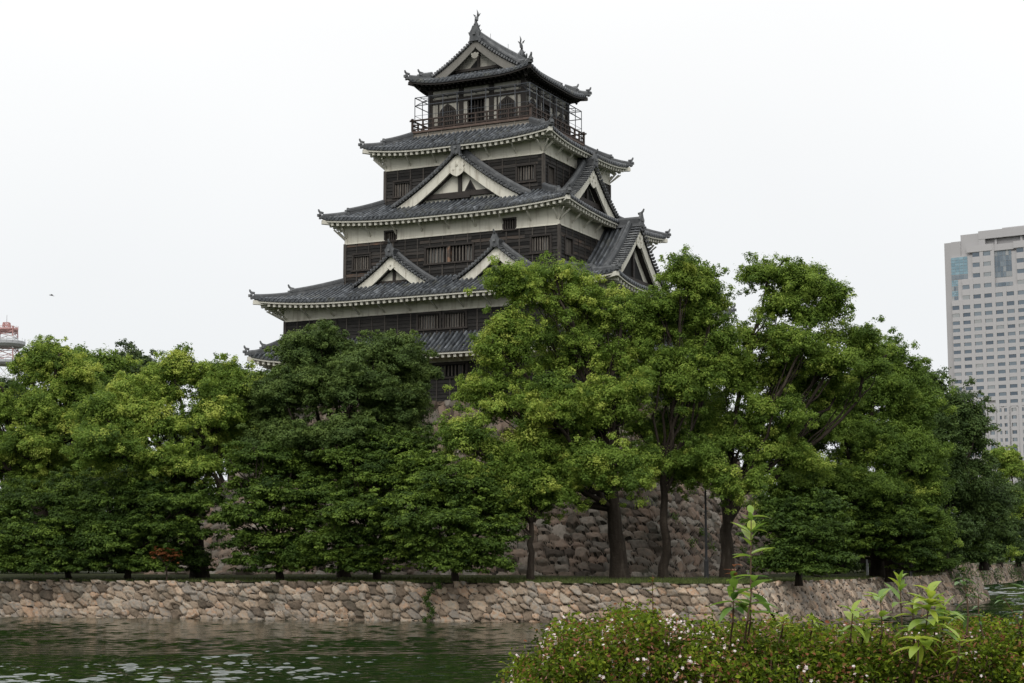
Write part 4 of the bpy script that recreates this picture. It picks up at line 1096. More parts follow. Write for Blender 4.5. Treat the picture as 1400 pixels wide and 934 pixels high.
br_ = MB(); q = at(70, 404, 150)                            # a bird on the wing
ang = .25
body = np.array([[-.19, 0, 0], [-.12, 0, .015], [0, 0, .02], [.1, 0, .01], [.2, 0, -.01], [.27, 0, -.015]]); br_.tube(body, [.012, .035, .045, .035, .02, .012], 8)
for s_ in (-1, 1): br_.add([(-.08, 0, .03), (.06, 0, .03), (.13, s_ * .3, .10), (.02, s_ * .34, .11), (.10, s_ * .55, .05)], [[0, 1, 2, 3], [3, 2, 4]]); br_.add([(-.08, 0, .015), (.06, 0, .015), (.13, s_ * .3, .09), (.02, s_ * .34, .10)], [[3, 2, 1, 0]])
br_.add([(.24, -.02, -.012), (.36, -.06, -.02), (.36, .06, -.02), (.24, .02, -.012)], [[0, 1, 2, 3]])
M['bird'] = surface("grey_feather", [(0, (.12, .12, .13)), (1, (.22, .22, .23))], 6, None, .3, .8)
bo = br_.build("bird", M['bird']); bo.location = tuple(q); bo.rotation_euler = (.1, .15, .2); tag(bo, "small grey bird flying in the pale sky at left", "bird")
# boulders lying by the foot of the base
for i, (px, py, y_, s_) in enumerate(((238, 783, 106, .95), (212, 785, 107, .55), (307, 784, 103, .30), (338, 786, 101, .62))):
    q = at(px, py, y_); r2 = np.random.default_rng(60 + i)
    th = np.linspace(0, math.pi, 9)[:, None]; ph = np.linspace(0, 2 * math.pi, 15)[None]
    D_ = np.stack([np.sin(th) * np.cos(ph), np.sin(th) * np.sin(ph), np.cos(th) + 0 * ph], -1)
    kk = r2.normal(0, 1, (5, 3)); kk /= np.linalg.norm(kk, axis=1)[:, None]; rr_ = np.min(np.stack([.8 / np.maximum(.55, (D_ * k_).sum(-1) + .25) for k_ in kk]), 0); rr_ = np.clip(rr_, .7, 1.15)
    mb = MB(); mb.grid(D_ * rr_[..., None] * np.array([s_ * 1.25, s_, s_ * .62]), .45 + .3 * r2.random()); o = mb.build("boulder", M['basestone']); o.location = (q[0], q[1], -1.0 + s_ * .25)
    tag(o, ["broad dark boulder at the left foot of the stone base", "smaller rock left of the broad boulder", "small pale rock below the left corner of the base", "round boulder under the low leafy branches"][i], "boulder", "boulders at the foot of the stone base")
# ================================================================ trees
M['bark'] = surface("tree_bark", [(0, (.018, .014, .011)), (.5, (.04, .032, .025)), (1, (.10, .083, .066))], 3.5, (1.6, 1.6, .3), .6, .95, 1.0, 7, .1)
M['camphor'] = leaf_mat("camphor_leaf", [(0, (.056, .100, .017)), (.4, (.128, .206, .033)), (.75, (.255, .350, .060)), (1, (.42, .48, .10))], .36, .6, .15)
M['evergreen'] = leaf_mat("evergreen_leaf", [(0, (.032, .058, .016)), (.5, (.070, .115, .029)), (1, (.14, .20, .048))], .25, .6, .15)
M['maple'] = leaf_mat("maple_leaf", [(0, (.028, .056, .010)), (.5, (.074, .126, .021)), (1, (.17, .25, .038))], .32, .6, .15)
M['farleaf'] = leaf_mat("far_leaf", [(0, (.036, .060, .024)), (.5, (.066, .102, .036)), (1, (.12, .16, .045))], .25, .6, .15)
M['redleaf'] = leaf_mat("red_leaf", [(0, (.17, .06, .02)), (1, (.30, .12, .04))], .3)

def unit(v): return v / (np.linalg.norm(v, axis=-1, keepdims=True) + 1e-9)
def leaf_quads(P, Nn, L, W, r):
    """one folded diamond per leaf"""
    n = len(P); a = unit(np.cross(Nn, r.normal(0, 1, (n, 3)))); b = np.cross(Nn, a)
    l = (L * r.uniform(.7, 1.25, n))[:, None]; w = (W * r.uniform(.7, 1.25, n))[:, None]
    V = np.stack([P - a * l * .5, P + b * w * .5 + Nn * w * .12, P + a * l * .5, P - b * w * .5 + Nn * w * .12], 1)
    return V.reshape(-1, 3), np.arange(4 * n).reshape(n, 4)

def limb(mb, p, q, r0, r1, r, sag=.1, n=7, sides=7):
    p, q = np.asarray(p, float), np.asarray(q, float); t = np.linspace(0, 1, n)[:, None]
    d = q - p; L = np.linalg.norm(d)
    mid = (p + q) / 2 + np.array([0, 0, -sag * L]) + r.normal(0, .07 * L, 3)
    C = (1 - t) ** 2 * p + 2 * t * (1 - t) * mid + t * t * q
    C[1:-1] += r.normal(0, .018 * L, (n - 2, 3))
    mb.tube(C, r0 + (r1 - r0) * t[:, 0] ** .8, sides, float(r.uniform(.3, .6)), cap=False); return C

def grow(name, label, base, Y, lobes, mat, seed, trunk_r=.45, fork=.45, clump=.92, flat=.92, dens=1.0, leaf=(.135, .08), tint=(.45, .17), cspace=1.0, group=None, cat="tree", lean=None, gaps=.0, upn=.3, limbs=True, ry=.85, bough=.35, sat=3, dome=.5, puff=.42):
    """lobes: (px, py, half width px, half height px, depth offset m) read off the survey photograph at distance Y"""
    r = np.random.default_rng(seed); s = Y / F_PX
    b = at(base[0], base[1], Y + (base[2] if len(base) > 2 else 0)); b[2] = -1.05 if len(base) < 4 else base[3]
    root = empty(name, tuple(b)); tag(root, label, cat, group)
    lobes = [tuple(map(float, l)) for l in lobes]; extra = []
    for l in lobes:                                             # smaller boughs breaking the outline of the big ones
        for q in range(sat if l[2] > 20 else max(0, sat - 2)):
            a_ = r.uniform(-.35, math.pi + .35); k_ = r.uniform(.28, .44)
            extra.append((l[0] + math.cos(a_) * l[2] * r.uniform(.6, .85), l[1] - math.sin(a_) * l[3] * r.uniform(.5, .78), max(9, math.sqrt(l[2] * l[3]) * k_ * 1.1), max(8, math.sqrt(l[2] * l[3]) * k_), l[4] + r.uniform(-1, 1) * l[2] * s * .5))
    lobes = lobes + extra
    Lc = np.array([at(l[0], l[1], Y + l[4]) for l in lobes]); Lr = np.array([[l[2] * s, max(l[2], l[3]) * s * ry, l[3] * s] for l in lobes])
    cen, lob, outd = [], [], []
    for i in range(len(lobes)):
        rx, ry_, rz = Lr[i]; area = 4 * math.pi * (((rx * ry_) ** 1.6 + (rx * rz) ** 1.6 + (ry_ * rz) ** 1.6) / 3) ** (1 / 1.6)
        n = max(7, int(area / (cspace * clump * clump * 1.6)))
        D = unit(r.normal(0, 1, (n, 3))); D = D[(D[:, 2] > -.75) & ~((D[:, 1] > .5) & (r.random(len(D)) < .45))]
        f = np.where(r.random(len(D)) < .22, r.uniform(.35, .7, len(D)), r.uniform(.78, 1.04, len(D)))
        P = Lc[i] + D * f[:, None] * np.maximum(Lr[i] - clump * 1.0, Lr[i] * .42)
        keep_ = np.ones(len(P), bool)
        for j in range(len(lobes)):
            if j != i: keep_ &= ~((((P - Lc[j]) / Lr[j]) ** 2).sum(1) < .42)
        if gaps: keep_ &= r.random(len(P)) > gaps
        cen.append(P[keep_]); lob.append(np.full(keep_.sum(), i)); outd.append(D[keep_])
    cen = np.concatenate(cen); lob = np.concatenate(lob); outd = np.concatenate(outd)
    nB = len(cen); ds = unit(r.normal(0, 1, (nB * 2, 3)) + np.repeat(outd, 2, 0) * .7); mini = np.repeat(cen, 2, 0) + ds * clump * r.uniform(.75, 1.45, nB * 2)[:, None]
    cen = np.concatenate([cen, mini]); lob = np.concatenate([lob, np.repeat(lob, 2)]); outd = np.concatenate([outd, ds])
    cen[:, 2] = np.maximum(cen[:, 2], b[2] + .5)
    nC = len(cen); R = np.concatenate([clump * r.uniform(.55, 1.25, nB), clump * r.uniform(.26, .55, nB * 2)]); ct = r.normal(tint[0], tint[1], nB); ct = np.concatenate([ct, np.repeat(ct, 2) + r.normal(.04, .08, nB * 2)]) + .10 * outd[:, 2] * 0
    mb = MB()
    per = (R ** 2 * 430 * dens * (.17 * .10) / (leaf[0] * leaf[1])).astype(int) + 8
    tot = per.sum(); ci = np.repeat(np.arange(nC), per)
    K = 8; pd = unit(r.normal(0, 1, (nC, K, 3)) + np.array([0, 0, .45]))        # puffs on every clump
    pd[..., 2] = np.where(pd[..., 2] < -.2, -pd[..., 2] * dome + pd[..., 2] * (1 - dome), pd[..., 2])
    pk = pd[ci, r.integers(0, K, tot)]; pv = unit(r.normal(0, 1, (tot, 3))); pv[:, 2] = np.where((pv[:, 2] < -.1) & (r.random(tot) < dome * .8), -pv[:, 2], pv[:, 2])
    off = pk * (.62 + .35 * (r.random(tot) < .12) * r.random(tot))[:, None] + pv * (r.random(tot) ** .35 * puff)[:, None]
    Nn = unit(unit(pv * .7 + pk * .5) * .9 + np.array([0, 0, upn]) + r.normal(0, .27, (tot, 3)))
    off *= np.array([1.0, 1.0, flat]); P = cen[ci] + off * R[ci][:, None]
    V, F = leaf_quads(P, Nn, leaf[0], leaf[1], r)
    mb.add(V, F, np.clip(ct[ci] + r.normal(0, .12, tot), 0, 1)); crown = mb.build("crown", M[mat], root, off=b)
    # trunk and limbs
    tk = MB(); ctr = Lc.mean(0); low = Lc[:, 2].min()
    fk = b + (ctr - b) * fork; fk[0] = b[0] + (ctr[0] - b[0]) * fork * .6; fk[1] = b[1] + (ctr[1] - b[1]) * fork * .5
    if lean is not None: fk = np.array([at(lean[0], lean[1], Y)[0], b[1] + (ctr[1] - b[1]) * .2, at(lean[0], lean[1], Y)[2]])
    t = np.linspace(0, 1, 9)[:, None]; C = b + (fk - b) * t; C[1:-1] += r.normal(0, .05, (7, 3)) * (fk[2] - b[2]) * .25
    tr = trunk_r * (1.0 - .38 * t[:, 0]); tr[0] *= 1.28; tr[1] *= 1.07; C[0, 2] -= .25; tk.tube(C, tr, 11, .45, cap=False)
    if limbs:
        for i in np.argsort(-Lr[:, 0] * Lr[:, 2])[:14]:
            p = fk if r.random() < .7 else C[6 + r.integers(0, 2)]
            end = Lc[i] + (Lc[i] - fk) * .10; end[1] -= Lr[i, 1] * .42
            Cl = limb(tk, p, end, trunk_r * r.uniform(.34, .52), trunk_r * .12, r, .04, 9, 8)
            idx = np.where(lob[:nB] == i)[0]; r.shuffle(idx)
            for j in idx[:max(3, int(len(idx) * bough))]:
                k = r.integers(3, 9); limb(tk, Cl[k], cen[j], trunk_r * .13 * r.uniform(.7, 1.2), .02, r, .06, 6, 5)
    tk.build("trunk", M['bark'], root, True, off=b)
    return root, nC, tot

TOT = 0
def T(*a, **k):
    global TOT
    o, nC, t = grow(*a, **k); TOT += t; return o
# --- the great camphor in front of the keep
T("camphor_tree", "broad yellow-green camphor covering the keep's right-hand side", (848, 788), 93,
  [(765, 405, 82, 58, 1), (705, 400, 36, 36, -1), (690, 485, 48, 62, -1), (800, 480, 90, 70, 1), (648, 612, 52, 40, -3), (678, 540, 42, 50, -1), (665, 668, 52, 34, -3), (745, 560, 80, 52, -2),
   (850, 438, 55, 58, 1), (840, 560, 66, 55, -1), (838, 640, 52, 34, -4), (765, 682, 34, 24, -3), (720, 625, 60, 38, -2), (760, 630, 55, 30, 0), (692, 702, 32, 18, -3), (872, 640, 30, 26, 0), (800, 655, 40, 22, -3), (660, 690, 46, 26, -2), (735, 672, 44, 24, -3), (846, 662, 46, 24, -4), (770, 600, 60, 40, 1)],
  mat='camphor', seed=101, trunk_r=.50, lean=(835, 665), tint=(.53, .22), bough=.6, gaps=.16)
T("camphor_tree", "slender two-stemmed camphor right of the broad one, below the castle's side gable", (908, 786), 94.5,
  [(928, 388, 40, 22, 0), (964, 394, 22, 14, 0), (905, 450, 52, 50, 1), (962, 440, 40, 44, 1), (935, 520, 62, 56, 0), (985, 480, 32, 50, 1), (905, 600, 40, 42, 2), (960, 590, 44, 40, 3), (930, 650, 30, 26, 1)],
  mat='camphor', seed=102, trunk_r=.27, lean=(908, 640), tint=(.47, .17))
T("camphor_tree", "thin young tree with a bare straight stem before the base", (726, 787), 90, [(702, 650, 40, 22, 0), (735, 690, 22, 16, 1), (690, 690, 26, 18, 0)], mat='camphor', seed=103, trunk_r=.2, lean=(726, 715), tint=(.42, .15), clump=.8)
T("camphor_tree", "open-crowned camphor with bare upper limbs against the sky right of the castle", (995, 783), 97,
  [(1066, 385, 44, 24, 0), (1036, 382, 16, 12, 0), (1110, 402, 38, 26, 1), (1060, 430, 40, 26, 0), (1142, 416, 18, 15, 0), (1112, 440, 30, 16, 0), (1095, 480, 40, 28, -1), (1165, 468, 44, 28, 1), (1035, 470, 32, 30, 1), (1130, 505, 42, 26, 0), (1190, 505, 36, 34, 1),
   (1005, 530, 46, 34, 0), (1055, 570, 42, 28, -1), (1010, 610, 62, 40, 0), (962, 640, 34, 26, -3), (1060, 630, 60, 40, 0), (1000, 668, 46, 22, -3), (972, 560, 40, 40, 2), (1075, 505, 46, 36, 2), (1088, 548, 46, 34, 2), (1130, 550, 44, 34, 2), (1040, 520, 40, 34, 2)],
  mat='camphor', seed=104, trunk_r=.43, lean=(992, 690), tint=(.46, .18), gaps=.24, bough=.7)
T("camphor_tree", "wide dark green camphor with long level limbs right of the open-crowned one", (1203, 787), 108,
  [(1190, 545, 62, 40, 0), (1240, 570, 46, 46, 1), (1140, 600, 66, 40, -1), (1215, 630, 75, 44, -1), (1110, 665, 52, 34, -3), (1165, 680, 62, 32, -3), (1265, 640, 40, 48, 1), (1090, 610, 40, 36, 1), (1235, 690, 50, 30, -1), (1205, 500, 40, 34, 2), (1165, 560, 46, 36, 2), (1070, 690, 40, 28, -2), (1190, 715, 60, 26, -2), (1130, 715, 50, 24, -3), (1250, 725, 44, 22, -2), (1230, 520, 30, 26, 2)],
  mat='camphor', seed=105, trunk_r=.55, lean=(1195, 720), tint=(.30, .15), clump=1.1)
T("evergreen_tree", "tall dark evergreen standing left of the office tower", (1290, 768), 124,
  [(1262, 535, 26, 24, 0), (1238, 560, 30, 40, 1), (1300, 575, 36, 36, 0), (1325, 605, 26, 46, 0), (1275, 620, 55, 55, -1), (1310, 665, 48, 50, 0), (1262, 690, 50, 50, -2), (1335, 700, 32, 40, 1), (1290, 735, 48, 26, 0)],
  mat='evergreen', seed=106, trunk_r=.5, tint=(.34, .16), clump=1.25, leaf=(.20, .12))
for i, (nm, lab, bx, Y, lb, sd, mat, ti) in enumerate((
    ("shade_tree", "dark leafy tree behind the wide camphor at the water's edge", (1345, 772), 150, [(1345, 690, 30, 45, 0), (1325, 735, 34, 26, 0), (1358, 735, 22, 30, 0), (1335, 760, 30, 14, -1)], 111, 'evergreen', .28),
    ("shade_tree", "yellow-green tree in front of the office tower's foot", (1366, 770), 232, [(1362, 632, 22, 16, 0), (1382, 645, 16, 18, 0), (1356, 665, 20, 24, 0), (1375, 690, 22, 24, 0), (1368, 728, 22, 30, 0), (1362, 758, 26, 15, -4)], 112, 'camphor', .62),
    ("shade_tree", "bluish dark tree across the water at the right edge", (1392, 768), 246, [(1395, 690, 22, 40, 0), (1388, 735, 24, 30, 0), (1402, 650, 14, 22, 4), (1385, 760, 26, 14, -3), (1405, 760, 20, 14, -3)], 113, 'farleaf', .4),
    ("shade_tree", "distant tree cut off by the right edge, beyond the far wall", (1425, 768), 250, [(1428, 680, 30, 42, 0), (1420, 735, 30, 30, 0), (1425, 760, 30, 14, -3)], 114, 'farleaf', .35),
    ("shade_tree", "far bank tree just right of the wall's end corner", (1350, 770), 215, [(1345, 735, 18, 26, 0), (1352, 700, 18, 26, 0), (1345, 760, 22, 13, -2)], 115, 'farleaf', .45))):
    T(nm, lab, (bx[0], bx[1], 0, -.6), Y, lb, mat=mat, seed=sd, trunk_r=.4, tint=(ti, .15), clump=1.35, leaf=(.26, .16), group="trees beyond the end of the moat wall")
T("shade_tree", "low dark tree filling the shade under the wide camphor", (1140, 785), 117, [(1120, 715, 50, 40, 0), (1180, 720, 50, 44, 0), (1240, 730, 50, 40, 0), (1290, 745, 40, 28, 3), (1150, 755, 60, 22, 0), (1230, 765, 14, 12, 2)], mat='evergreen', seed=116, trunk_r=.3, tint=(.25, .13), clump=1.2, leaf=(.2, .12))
# --- left side
T("camphor_tree", "tall camphor at the left edge whose top rises highest of the left trees", (62, 786), 106,
  [(82, 499, 38, 22, 0), (62, 490, 14, 12, 0), (52, 520, 30, 26, 0), (28, 505, 14, 16, 0), (92, 535, 46, 36, 0), (30, 565, 48, 34, -1), (-25, 560, 50, 55, 0), (100, 590, 48, 36, -1), (50, 610, 55, 34, -2), (8, 630, 45, 36, -1), (110, 640, 42, 32, 0), (-30, 640, 45, 45, 1), (60, 660, 60, 30, 0)],
  mat='camphor', seed=121, trunk_r=.55, lean=(52, 650), tint=(.52, .22), gaps=.16, bough=.55)
T("camphor_tree", "spreading bright camphor left of the dark dome-shaped tree", (274, 788), 97,
  [(240, 520, 22, 20, 0), (242, 508, 10, 10, 0), (215, 542, 55, 26, 0), (285, 522, 40, 22, 1), (318, 532, 22, 24, 1), (152, 578, 52, 28, -1), (205, 585, 62, 34, -1), (285, 575, 48, 36, -1), (130, 620, 30, 22, -3), (180, 628, 55, 26, -2), (255, 640, 55, 30, -2), (318, 610, 34, 42, 1), (300, 545, 40, 30, 0)],
  mat='camphor', seed=122, trunk_r=.50, lean=(258, 660), tint=(.54, .22), gaps=.14, bough=.55)
T("evergreen_tree", "dense dome-shaped dark green tree before the keep's left wall", (470, 787), 97,
  [(440, 484, 66, 40, 0), (414, 520, 42, 38, 0), (512, 492, 62, 38, 0), (552, 520, 48, 48, 1), (475, 510, 80, 44, 1), (475, 535, 78, 44, -2), (395, 550, 44, 36, -1), (536, 575, 52, 46, -1), (380, 600, 44, 38, -1), (460, 600, 76, 44, -3), (530, 620, 56, 36, -2), (368, 548, 26, 24, 0), (564, 562, 24, 38, 1), (350, 580, 26, 40, 1), (540, 645, 44, 40, 1), (430, 650, 60, 36, 0), (500, 660, 66, 34, 0)],
  mat='evergreen', seed=123, trunk_r=.38, lean=(470, 680), tint=(.60, .18), clump=.85, flat=.8, dens=1.2)
for i, (lab, bx, Y, lb, sd, mat, ti) in enumerate((
    ("pale tree whose bent limb shows between the two left camphors", (98, 780), 120, [(118, 508, 24, 18, 0), (140, 502, 12, 16, 0), (110, 535, 34, 26, 0), (130, 570, 38, 28, 0)], 131, 'camphor', .40),
    ("darker tree peeping over the saddle between the left camphors", (175, 780), 136, [(170, 506, 24, 14, 0), (188, 514, 14, 12, 0), (155, 515, 22, 18, 0), (175, 540, 40, 26, 0), (160, 590, 50, 40, 0)], 132, 'farleaf', .5),
    ("background tree filling in behind the spreading camphor", (330, 780), 122, [(345, 535, 22, 20, 0), (320, 565, 40, 36, 0), (280, 610, 60, 50, 0), (350, 600, 40, 50, 0), (200, 650, 60, 44, 0)], 133, 'farleaf', .4),
    ("background tree behind the tall left edge camphor", (20, 780), 128, [(10, 560, 60, 46, 0), (60, 640, 80, 60, 0), (-60, 600, 60, 70, 0), (150, 660, 60, 50, 0), (20, 720, 90, 44, 0)], 134, 'farleaf', .35),
    ("low dark thicket tree in the shade at left", (170, 785), 116, [(120, 700, 80, 55, 0), (230, 705, 60, 55, 0), (20, 725, 80, 55, 0), (180, 745, 80, 40, 0), (60, 760, 70, 28, 0), (-60, 720, 60, 60, 0), (250, 755, 40, 30, 0)], 135, 'evergreen', .22))):
    T("shade_tree", lab, bx, Y, lb, mat=mat, seed=sd, trunk_r=.4, tint=(ti, .15), clump=1.25, leaf=(.22, .13), group="background trees at left")
# --- low leafy trees along the wall
mp = dict(mat='maple', gaps=.22, clump=.78, flat=.55, upn=.55, leaf=(.15, .10), ry=1.0, dens=.85, fork=.5, bough=.3, sat=3, dome=.6, puff=.45)
G = "low leafy trees along the moat wall"
T("maple_tree", "low spreading tree at the left end of the moat wall", (95, 789), 96.5, [(50, 690, 62, 24, 0), (105, 675, 50, 20, 1), (100, 715, 60, 22, -1), (40, 735, 52, 18, -2), (118, 748, 36, 14, -1), (62, 765, 34, 12, -3), (-10, 710, 44, 26, 0), (5, 760, 46, 18, -1), (60, 790, 14, 10, -4), (20, 778, 30, 10, -2), (95, 776, 30, 10, -2)], seed=141, tint=(.42, .24), trunk_r=.18, group=G, **mp)
T("maple_tree", "low dark tree with a forked stem, second from the left along the wall", (174, 790), 95, [(205, 672, 62, 22, 1), (150, 690, 46, 18, 0), (245, 690, 62, 20, -1), (165, 722, 54, 18, -1), (230, 728, 58, 18, -2), (150, 752, 44, 14, -2), (235, 756, 46, 14, 0), (130, 738, 38, 18, 0), (122, 752, 14, 24, -2), (150, 774, 36, 10, -2), (215, 776, 44, 10, -2), (255, 772, 24, 9, -1)], seed=142, tint=(.34, .22), trunk_r=.2, group=G, **mp)
T("maple_tree", "drooping leafy tree in front of the base's left corner", (384, 789), 93, [(352, 625, 42, 26, 0), (400, 640, 50, 24, 1), (335, 668, 40, 22, 0), (395, 680, 58, 22, -1), (345, 708, 42, 20, -2), (415, 718, 48, 18, -1), (340, 742, 32, 14, -2), (402, 752, 42, 15, -2), (375, 690, 40, 24, 1), (322, 640, 34, 20, 0), (352, 768, 34, 11, -2), (412, 772, 36, 10, -2), (320, 712, 26, 16, -1)], seed=143, tint=(.45, .25), trunk_r=.22, group=G, **mp)
T("maple_tree", "bushy mid green tree below the dome-shaped evergreen", (516, 790), 92, [(480, 630, 52, 26, 1), (545, 615, 52, 26, 1), (520, 658, 68, 24, 0), (450, 680, 48, 22, 0), (565, 682, 52, 22, -1), (490, 705, 60, 22, -2), (548, 725, 48, 18, -2), (462, 738, 46, 18, -2), (510, 758, 40, 13, -2), (500, 690, 60, 30, 1), (455, 765, 36, 11, -2), (545, 760, 40, 13, -2), (500, 776, 36, 8, -2)], seed=144, tint=(.46, .25), trunk_r=.22, group=G, **mp)
T("maple_tree", "bright low tree overhanging the wall where the vine hangs", (622, 791), 88.5, [(578, 640, 44, 24, 2), (625, 662, 60, 24, 0), (560, 688, 48, 20, -1), (660, 690, 48, 20, 0), (600, 714, 62, 20, -2), (662, 728, 44, 18, -1), (572, 742, 40, 15, -2), (630, 752, 50, 17, -2), (690, 712, 26, 22, 1), (616, 700, 52, 26, 1), (590, 770, 40, 11, -2), (650, 772, 40, 10, -2), (680, 748, 26, 13, -1), (560, 715, 36, 18, 0)], seed=145, tint=(.56, .25), trunk_r=.2, group=G, **mp)
T("maple_tree", "dark bushy tree leaning over the corner of the right moat wall", (1092, 790), 88.5, [(1078, 698, 40, 22, 1), (1122, 705, 36, 20, 1), (1070, 726, 48, 20, 0), (1118, 736, 46, 20, -1), (1066, 752, 38, 17, -1), (1112, 766, 44, 17, -1.5), (1120, 788, 18, 10, -2), (1092, 730, 40, 30, 1), (1060, 774, 22, 10, -1)], seed=146, tint=(.34, .15), trunk_r=.18, group=G, **mp)
T("maple_tree", "leafy tree whose branches droop over the sloping right wall", (1217, 788), 106, [(1175, 690, 54, 24, 0), (1238, 700, 54, 24, 0), (1150, 720, 44, 20, -1), (1215, 727, 58, 22, -2), (1265, 738, 46, 20, -1), (1180, 748, 40, 15, -2), (1250, 762, 38, 14, -2), (1278, 774, 26, 12, -1), (1140, 752, 26, 12, 0)], seed=147, tint=(.38, .22), trunk_r=.3, group=G, **mp)
T("maple_tree", "small shaded tree at the end of the right bank", (1300, 770, 0, -.5), 126, [(1290, 738, 42, 20, 0), (1322, 748, 28, 16, 0), (1275, 760, 32, 13, -1), (1312, 728, 28, 16, 0)], seed=148, tint=(.32, .15), trunk_r=.2, group=G, **mp)
mp2 = dict(mp); mp2['gaps'] = 0; mp2.update(mat='redleaf', dens=.22, clump=.3, flat=.4, upn=.9, leaf=(.12, .09), sat=0)
T("maple_tree", "small sapling with orange-red leaves by the left boulders", (228, 789), 92, [(218, 757, 16, 4, 0), (236, 761, 10, 3, 0)], seed=149, trunk_r=.05, tint=(.5, .2), **mp2)
print("LEAVES", TOT)

for i, (px, py, hw, hh, Y) in enumerate(((-40, 762, 60, 30, 113), (35, 765, 46, 28, 112), (120, 763, 44, 30, 114), (205, 762, 42, 30, 113), (1128, 768, 34, 24, 122), (1178, 770, 20, 20, 126), (1255, 772, 30, 18, 124))):
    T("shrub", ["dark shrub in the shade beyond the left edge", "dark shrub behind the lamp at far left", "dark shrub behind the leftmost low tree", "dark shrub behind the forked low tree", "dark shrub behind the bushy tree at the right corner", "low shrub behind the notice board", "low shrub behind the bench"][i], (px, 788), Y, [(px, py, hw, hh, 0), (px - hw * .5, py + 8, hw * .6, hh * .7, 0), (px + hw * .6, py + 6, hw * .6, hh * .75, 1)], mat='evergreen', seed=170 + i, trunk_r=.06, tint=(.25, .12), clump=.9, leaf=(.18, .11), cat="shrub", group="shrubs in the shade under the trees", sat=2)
# --- vine hanging over the wall, tufts on the stonework
def leafy(name, label, pts, nrm, mat, seed, leaf, n_per, spread, cat, group=None, tint=.45, hang=None):
    r = np.random.default_rng(seed); pts = np.asarray(pts, float); b = pts[0].copy()
    o = empty(name, tuple(b)); tag(o, label, cat, group)
    P = np.repeat(pts, n_per, 0) + r.normal(0, 1, (len(pts) * n_per, 3)) * spread
    Nn = unit(np.asarray(nrm) + r.normal(0, .45, P.shape) + np.array([0, 0, .4])); mb = MB(); V, F = leaf_quads(P, Nn, leaf, leaf * .62, r); mb.add(V, F, np.clip(r.normal(tint, .18, len(P)), 0, 1)); mb.build("foliage", M[mat], o, off=b)
    st = MB()
    st.tube(pts + np.array([0, 0, -.02]), np.linspace(.03, .012, len(pts)), 5) if len(pts) > 2 else st.tube([pts[0], pts[0] + np.array([0, 0, spread * 1.2])], [.02, .01], 5)
    st.build("stem", M['bark'], o, off=b); return o
def onF(px, py):                                            # a point on the front moat wall
    r_ = ray(px, py); n2 = np.array([inF[0], inF[1], 0]); p0 = np.array([C0[0], C0[1], 0]); return r_ * ((p0 @ n2) / (r_ @ n2))
vp = [onF(590 + 8 * math.sin(i * .9) * (.4 + .05 * i) + (8 if i < 3 else 0) - i * .5, 793 + i * 4.9) - np.array([0, .12, 0]) for i in range(12)]
leafy("hanging_vine", "green vine hanging down the tan moat wall to the water", vp, (-.2, -1, 0), 'maple', 71, .11, 40, .075, "vine", None, .12)
fr_ = [(940, 670, 0), (922, 712, 1), (958, 730, 2), (1010, 690, 3), (1042, 690, 4), (945, 745, 5), (1015, 755, 6), (972, 752, 7)]
wr = np.random.default_rng(81)
def on_base(px, py):
    """where this line of sight meets the right face of the base"""
    r_ = ray(px, py); U_ = np.array([math.cos(PHI), -math.sin(PHI), 0]); V_ = np.array([math.sin(PHI), math.cos(PHI), 0]); O_ = np.array([KC[0], KC[1], 0])
    best = None
    for t in np.linspace(85, 130, 600):
        P = r_ * t; u = (P - O_) @ U_; h = (P[2] + 1.0) / HB
        if 0 <= h <= 1 and u <= TA + 7.9 * boff(h): return P
    return r_ * 100
spots_ = ["large weed tuft highest up beside the base's corner edge", "weed tuft below the largest one, near the corner edge", "small weed halfway between corner edge and lamp post", "weed tuft right of the lamp post, under the leaves", "weed tuft far up to the right of the big trunk", "weed low on the base, left of the lamp post", "weed low between the lamp post and the trunk", "small weed just right of the lamp post's foot"]
for (px, py, i) in fr_:
    P = on_base(px, py); s_ = .26 if i == 0 else .17
    leafy("weed_tuft", spots_[i], [P, P + np.array([.02, -.05, .1])], (.6, -.7, .2), 'maple', 90 + i, .14, 90 if i == 0 else 45, s_, "weed", "weeds growing out of the stone base", .45)
for i, (px, y_) in enumerate(((1348, 212), (1362, 222), (1382, 236), (1392, 242))):
    q = at(px, 790, y_); xx = np.linalg.norm((q[:2] - W0)); P = posW(np.array(np.dot(q[:2] - W0, dW)), np.array(1.2))
    leafy("weed_tuft", ["bush on the far wall nearest its left end", "second bush along the far wall", "third, fuller bush along the far wall", "bush on the far wall nearest the right edge"][i], [P, P + np.array([0, -.2, .3])], (.7, -.6, .2), 'farleaf', 110 + i, .3, 110, .5, "bush", "bushes on the far stone wall", .5)
P = posR(np.array(LR - 9.0), np.array(1.2)); leafy("weed_tuft", "dark bush growing on the end of the sloping right wall", [P, P + np.array([0, -.2, .5])], (.7, -.6, .2), 'evergreen', 118, .2, 420, .62, "bush", "bushes on the far stone wall", .3)
# ================================================================ the flowering hedge in front
M['hedge'] = leaf_mat("hedge_leaf", [(0, (.022, .034, .003)), (.45, (.080, .128, .008)), (.8, (.22, .285, .022)), (.9, (.20, .12, .04)), (1, (.23, .085, .045))], .28, .6, .10)
M['twig'] = surface("twig", [(0, (.05, .028, .018)), (1, (.13, .08, .05))], 20, None, .4, .8)
M['petal'] = leaf_mat("white_petal", [(0, (.62, .48, .46)), (.5, (.78, .70, .68)), (1, (.84, .82, .80))], .3, .5, .2)
M['calyx'] = leaf_mat("pink_calyx", [(0, (.19, .085, .06)), (1, (.40, .22, .16))], .2, .6, .2)
M['shoot'] = leaf_mat("young_leaf", [(0, (.075, .16, .035)), (.5, (.17, .29, .04)), (1, (.36, .44, .06))], .38, .4, .5)
M['darkshoot'] = leaf_mat("vine_leaf", [(0, (.05, .12, .035)), (1, (.12, .21, .06))], .32, .4, .5)
